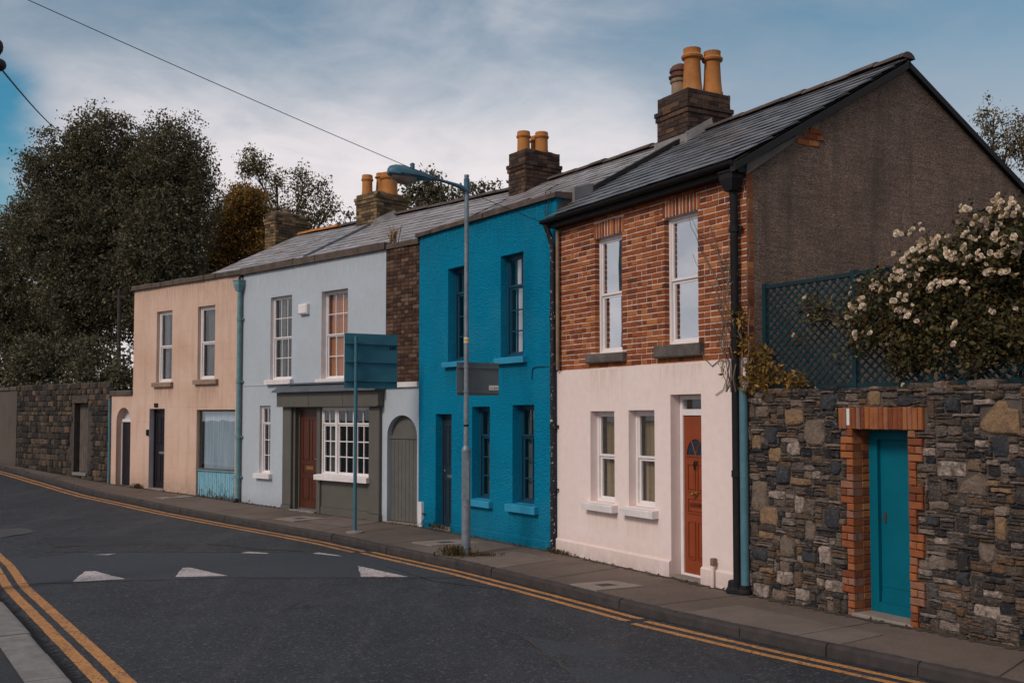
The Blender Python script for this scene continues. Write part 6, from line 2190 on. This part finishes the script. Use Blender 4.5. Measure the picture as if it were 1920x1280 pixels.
# ------------------------------------------------------------------ street lamp with the grey sign
LB = Vector((-0.66, 14.62, 0.0))
lamp = thing('street_lamp', 'grey steel street lamp with blue lantern arm and grey sign plate', 'street lamp', LB, 0)
base = MB().lathe(0, 0, [(0.064, -0.2), (0.064, 1.46), (0.066, 1.47), (0.060, 1.50), (0.042, 1.535), (0.034, 1.55)], 20).build('base', 'galvanised steel', lamp)
smooth_by_angle(base, 35)
pole = MB().tube([(0, 0, 1.54), (0, 0, 5.46)], [0.036, 0.031], 16).build('pole', 'galvanised steel', lamp)
smooth_by_angle(pole, 40)
MB().lathe(0, 0, [(0.034, 5.44), (0.036, 5.45), (0.036, 5.475), (0.0, 5.482)], 14).build('pole_cap', 'galvanised steel', lamp)
MB().box(-0.045, 0.045, -0.0675, -0.055, 0.78, 1.32).build('access_door', 'galvanised steel', base)
MB().lathe(0, 0, [(0.0375, 1.82), (0.0385, 1.825), (0.0385, 1.845), (0.0375, 1.85)], 14, False).build('clamp_band', 'black iron', lamp)
st_ = MB().lathe(0, 0, [(0.0355, 3.025), (0.0362, 3.03), (0.0362, 3.10), (0.0355, 3.105)], 16, False).build('sticker', 'sticker white', lamp)
mb = MB()
for z0, z1 in ((3.04, 3.085),):
    mb.lathe(0, 0, [(0.0366, z0), (0.0366, z1)], 16, False)
mb.build('sticker_mark', 'sticker yellow', st_)
# arm and lantern: they reach out over the road
ad = Vector((-0.82, -0.57, 0)).normalized()
sd_ = Vector((-ad.y, ad.x, 0))


def arm_pt(s, z, t=0.0):
    p = ad * s + sd_ * t
    return (p.x, p.y, z)


mb = MB().tube([arm_pt(0.0, 5.24), arm_pt(0.10, 5.285), arm_pt(0.22, 5.31), arm_pt(0.42, 5.335), arm_pt(0.62, 5.35)], [0.046, 0.036, 0.026, 0.021, 0.02], 12)
smooth_by_angle(mb.build('arm', 'lamp blue', lamp), 50)
MB().tube([(0, 0, 5.20), (0, 0, 5.42)], 0.042, 16).build('arm_collar', 'lamp blue', lamp)
# lantern body: rings along the arm
prof = [(0.56, 0.030, 5.325, 5.372), (0.62, 0.055, 5.305, 5.395), (0.78, 0.085, 5.290, 5.425), (0.95, 0.115, 5.290, 5.455), (1.08, 0.130, 5.290, 5.470), (1.18, 0.122, 5.295, 5.462), (1.25, 0.09, 5.305, 5.440), (1.285, 0.03, 5.325, 5.40)]
mb = MB()
n = 14
for s, w, zb, zt in prof:
    for j in range(n):
        t = 2 * pi * j / n
        z = (zb + 0.02) + (zt - zb - 0.02) * sin(t) if sin(t) > 0 else (zb + 0.02) + 0.02 * sin(t)
        mb.v.append(arm_pt(s, z, w * cos(t)))
for i in range(len(prof) - 1):
    for j in range(n):
        j2 = (j + 1) % n
        mb.f.append((i * n + j, i * n + j2, (i + 1) * n + j2, (i + 1) * n + j))
mb.f += [tuple(range(n)), tuple(range(len(mb.v) - 1, len(mb.v) - n - 1, -1))]
lan = mb.build('lantern', 'lamp blue', lamp)
smooth_by_angle(lan, 50)
mb = MB()
bw_ = [(0.86, 0.07, 5.30, 5.29), (0.90, 0.095, 5.30, 5.225), (1.0, 0.11, 5.30, 5.195), (1.12, 0.108, 5.30, 5.205), (1.20, 0.085, 5.30, 5.25), (1.24, 0.05, 5.302, 5.295)]
for s, w, zt, zb in bw_:
    for j in range(9):
        t = pi + pi * j / 8
        mb.v.append(arm_pt(s, zt + (zt - zb) * sin(t), w * cos(t)))
for i in range(len(bw_) - 1):
    for j in range(8):
        mb.f.append((i * 9 + j, i * 9 + j + 1, (i + 1) * 9 + j + 1, (i + 1) * 9 + j))
smooth_by_angle(mb.build('lamp_bowl', 'lamp glass', lan), 60)
mb = MB()
mb.tube([arm_pt(0.90, 5.43), arm_pt(0.90, 5.515)], 0.032, 12)
mb.build('light_sensor', 'lamp blue', lan)
mb = MB()
for k, t in ((0.5, 1), (0.5, -1)):
    mb.tube([arm_pt(0.70, 5.325, 0.064 * t), arm_pt(0.95, 5.325, 0.116 * t), arm_pt(1.15, 5.325, 0.126 * t)], 0.008, 6)
mb.build('lantern_rim', 'black iron', lan)
# sign plate fixed to the pole
e = Vector((0.86, 0.51, 0)).normalized()
nn = Vector((-e.y, e.x, 0))


def plate(mb, o, s0, s1, d0, d1, z0, z1):
    vs_ = []
    for z in (z0, z1):
        for d_ in (d0, d1):
            for s in (s0, s1):
                p = o + e * s + nn * d_
                vs_.append((p.x, p.y, z))
    return mb.add(vs_, ((0, 1, 5, 4), (1, 3, 7, 5), (3, 2, 6, 7), (2, 0, 4, 6), (4, 5, 7, 6), (2, 3, 1, 0)))


O0 = Vector((0, 0, 0))
sp = plate(MB(), O0, -0.13, 0.57, 0.052, 0.056, 2.27, 2.75).build('sign_plate', 'sign back grey', lamp)
for z in (2.305, 2.665):
    plate(MB(), O0, -0.125, 0.565, 0.036, 0.052, z, z + 0.04).build('sign_rail', 'sign back grey', sp)
lb = plate(MB(), O0, 0.405, 0.565, 0.0495, 0.0518, 2.352, 2.42).build('label', 'sticker white', sp)
for s0, s1, z0, z1 in ((0.43, 0.47, 2.372, 2.382), (0.49, 0.505, 2.365, 2.392), (0.515, 0.53, 2.365, 2.392), (0.54, 0.552, 2.37, 2.392)):
    plate(MB(), O0, s0, s1, 0.0485, 0.0495, z0, z1).build('label_mark', 'sign back grey', lb)
for z in (2.325, 2.685):
    MB().lathe(0, 0, [(0.037, z - 0.016), (0.043, z - 0.015), (0.043, z + 0.015), (0.037, z + 0.016)], 14, False).build('clamp_band', 'galvanised steel', lamp)

# ------------------------------------------------------------------ road sign seen from behind
SB = Vector((-2.67, 17.31, 0.0))
sign = thing('road_sign', 'square dark teal road sign seen from behind on a thin teal post', 'road sign', SB, 0)
post = MB().tube([(0, 0, -0.2), (0.0, 0, 3.31)], 0.031, 14).build('post', 'teal steel', sign)
smooth_by_angle(post, 40)
MB().lathe(0, 0, [(0.032, 3.30), (0.034, 3.305), (0.034, 3.322), (0.0, 3.327)], 14).build('post_cap', 'teal steel', sign)
MB().lathe(0, 0, [(0.15, -0.03), (0.15, 0.012), (0.05, 0.02), (0.032, 0.03)], 14).build('footing', 'cover slab', sign)
sp = plate(MB(), O0, -0.185, 0.80, 0.066, 0.070, 2.445, 3.385).build('sign_plate', 'sign back green', sign)
for z in (2.56, 2.885, 3.20):
    plate(MB(), O0, -0.18, 0.795, 0.034, 0.066, z, z + 0.03).build('sign_rail', 'sign back green', sp)
for k in range(3):
    s = 0.655 + k * 0.042
    plate(MB(), O0, s, s + 0.030, 0.0645, 0.0658, 3.115, 3.175).build('label_mark', 'dark fascia', sp)
for z in (2.575, 2.90, 3.215):
    MB().lathe(0, 0, [(0.032, z - 0.014), (0.037, z - 0.012), (0.037, z + 0.012), (0.032, z + 0.014)], 14, False).build('clamp_band', 'teal steel', sign)

# ------------------------------------------------------------------ covers let into the pavement
for i, (quad, lid, lab) in enumerate((
        ([(0.68, 12.03), (1.20, 12.28), (1.54, 11.90), (0.96, 11.60)], 0.33, 'pale concrete cover slab with small iron lid before the orange door house'),
        ([(-1.57, 15.95), (-0.87, 16.29), (-0.50, 15.84), (-1.23, 15.54)], 0.30, 'pale concrete cover slab with small iron lid just behind the street lamp'),
        ([(-4.52, 19.32), (-4.05, 19.81), (-3.53, 19.41), (-4.04, 18.90)], 0.30, 'pale concrete cover slab with small iron lid in front of the olive shopfront'),
        ([(-8.30, 23.15), (-7.75, 23.75), (-7.22, 23.25), (-7.75, 22.68)], 0.30, 'pale concrete cover slab with small iron lid before the flaking blue boards'))):
    c = sum((Vector(p) for p in quad), Vector((0, 0))) / 4
    best = min(FS, key=lambda s: min((s[0] - c).length, (s[1] - c).length))
    z = best[3]
    t = thing('access_cover', lab, 'manhole cover', (c.x, c.y, z), 0, 'concrete access covers in the pavement')
    q = [(p[0] - c.x, p[1] - c.y) for p in quad]
    lq = [(a * lid, b * lid) for a, b in q]
    mb = MB()
    # slab ring round the lid
    mb.v = [(a, b, 0.006) for a, b in q] + [(a * 1.0, b * 1.0, 0.006) for a, b in lq] + [(a, b, -0.05) for a, b in q]
    for k in range(4):
        k2 = (k + 1) % 4
        mb.f += [(k, k2, 4 + k2, 4 + k), (8 + k, 8 + k2, k2, k)]
    mb.build('slab', 'cover slab', t)
    MB().add([(a * 0.96, b * 0.96, 0.004) for a, b in lq] + [(a * 0.96, b * 0.96, -0.04) for a, b in lq], [(0, 1, 2, 3), (4, 5, 1, 0), (5, 6, 2, 1), (6, 7, 3, 2), (7, 4, 0, 3)]).build('lid', 'iron lid', t)

# ------------------------------------------------------------------ overhead cables
def cable(name, label, A, B, sag, r, mat='cable black', n=24):
    A, B = Vector(A), Vector(B)
    pts = []
    for i in range(n + 1):
        t = i / n
        p = A.lerp(B, t)
        p.z -= sag * 4 * t * (1 - t)
        pts.append(tuple(p - A))
    o = MB().tube(pts, r, 6).build(name, mat)
    o.location = A
    o['label'], o['category'], o['group'] = label, 'cable', 'overhead cables'
    return o


cable('overhead_cable', 'long black cable dropping from the upper left past the lantern to the blue house', (-6.05, 9.0, 6.50), L2W('blue', 3.98, -0.04, 4.80), 0.05, 0.0042)
cable('overhead_cable', 'short black cable from the dark bracket down into the tall tree', (-6.12, 12.0, 6.12), (-13.6, 30.0, 10.48), 0.06, 0.012)
cp = thing('cable_pole', 'dark cable pole whose rounded fittings poke in at the upper left edge', 'pole', (-6.48, 12.05, 0.0))
MB().tube([(0, 0, -0.3), (0, 0, 6.95)], [0.11, 0.085], 12).build('pole', 'bark', cp)
for x, z, w, h in ((0.29, 6.40, 0.07, 0.10), (0.315, 6.185, 0.085, 0.075)):
    mb = MB().lathe(0, 0, [(0.0, -1.0), (0.55, -0.86), (0.92, -0.4), (1.0, 0.1), (0.85, 0.62), (0.5, 0.9), (0.0, 1.0)], 14)
    mb.v = [(x + a * w, -0.05 + b * w, z + c * h) for a, b, c in mb.v]
    smooth_by_angle(mb.build('insulator', 'cable black', cp), 60)
for z in (6.40, 6.185):
    MB().tube([(0, -0.05, z), (0.30, -0.05, z)], 0.02, 8).build('bracket_arm', 'cable black', cp)
cable('overhead_cable', 'black cable running from the dark bracket away over the street', (-6.40, 12.0, 6.9), (-6.05, 9.0, 6.5), 0.02, 0.0085)

# ------------------------------------------------------------------ weeds


def weed(label, loc, w, d, h, n, mat, seed, z0=0.0, group='weeds along the wall foot'):
    rng = np.random.default_rng(seed)
    t = thing('weed', label, 'weed', loc, 0, group)
    B = rng.normal(size=(n, 2)) * np.array([w, d]) * 0.5
    mb = MB()
    for (x, y) in B:
        hh = h * rng.uniform(0.4, 1.1)
        lx, ly = rng.normal(size=2) * hh * 0.35
        a = rng.uniform(0, 6.28)
        wx, wy = 0.006 * cos(a), 0.006 * sin(a)
        mb.add([(x - wx, y - wy, 0), (x + wx, y + wy, 0), (x + lx * .5 + wx * .8, y + ly * .5 + wy * .8, hh * .65), (x + lx, y + ly, hh), (x + lx * .5 - wx * .8, y + ly * .5 - wy * .8, hh * .65)], [(0, 1, 2, 3, 4)])
    mb.build('blades', mat, t, kind='stuff')
    P = np.stack([B[:, 0], B[:, 1], h * rng.uniform(0.1, 0.8, n)], 1)
    link('leaves', leaf_mesh('leaves', P, 0.035, mat, rng, 0.5), t, kind='stuff')
    return t


weed('tuft of dry grass at the foot of the street lamp', (-0.80, 14.56, -0.01), 0.22, 0.14, 0.16, 150, 'weed leaf', 1)
weed('low moss and weeds right of the street lamp foot', (-0.46, 14.50, -0.01), 0.30, 0.16, 0.06, 120, 'weed leaf', 2)
for i, (h, x, lab) in enumerate((('blue', 0.85, 'small weeds on the step of the blue house'), ('peach', 4.7, 'scrubby weeds under the flaking blue boards'), ('peach', 1.45, 'little weed clump left of the black front door'), ('brick', 0.12, 'weeds in the corner where the blue and cream walls meet'))):
    p = L2W(h, x, -0.09)
    z = min(FS, key=lambda s: (s[0] - p.xy).length)[3]
    wd = {0: 0.4, 1: 1.4, 2: 0.25, 3: 0.3}[i]
    t = weed(lab, (p.x, p.y, z + (0.05 if i == 0 else 0)), wd, 0.06, 0.07 if i != 2 else 0.14, 90, 'weed leaf', 10 + i)
    t.rotation_euler = (0, 0, HN[h])
p = L2W('lblue', 5.20, 0.03)
weed('spindly yellow weed growing from the parapet of the pale blue house', (p.x, p.y, 5.19), 0.10, 0.05, 0.36, 34, 'creeper leaf', 30, group='weeds on the roofs')
# thin line of grass and grit along the back of the pavement
rng = np.random.default_rng(90)
pts = []
for i in range(len(FS) - 1):
    a, b = FS[i], FS[i + 1]
    if a[0].y < 4 or a[0].y > 36:
        continue
    m_ = int(22 * (b[0] - a[0]).length)
    for k in range(m_):
        t = rng.random()
        p = a[0].lerp(b[0], t)
        q = a[1].lerp(b[1], t)
        p = off(p, q, 0.03 + abs(rng.normal()) * 0.03)
        if rng.random() < 0.5 + 0.5 * sin(p.x * 3.1 + p.y * 1.7):
            pts.append((p.x, p.y, a[3] + (b[3] - a[3]) * t + 0.012))
o = link('ground_weeds', leaf_mesh('ground_weeds', np.array(pts), 0.035, 'weed leaf', rng, 0.5, 0.3))
o['kind'] = 'stuff'
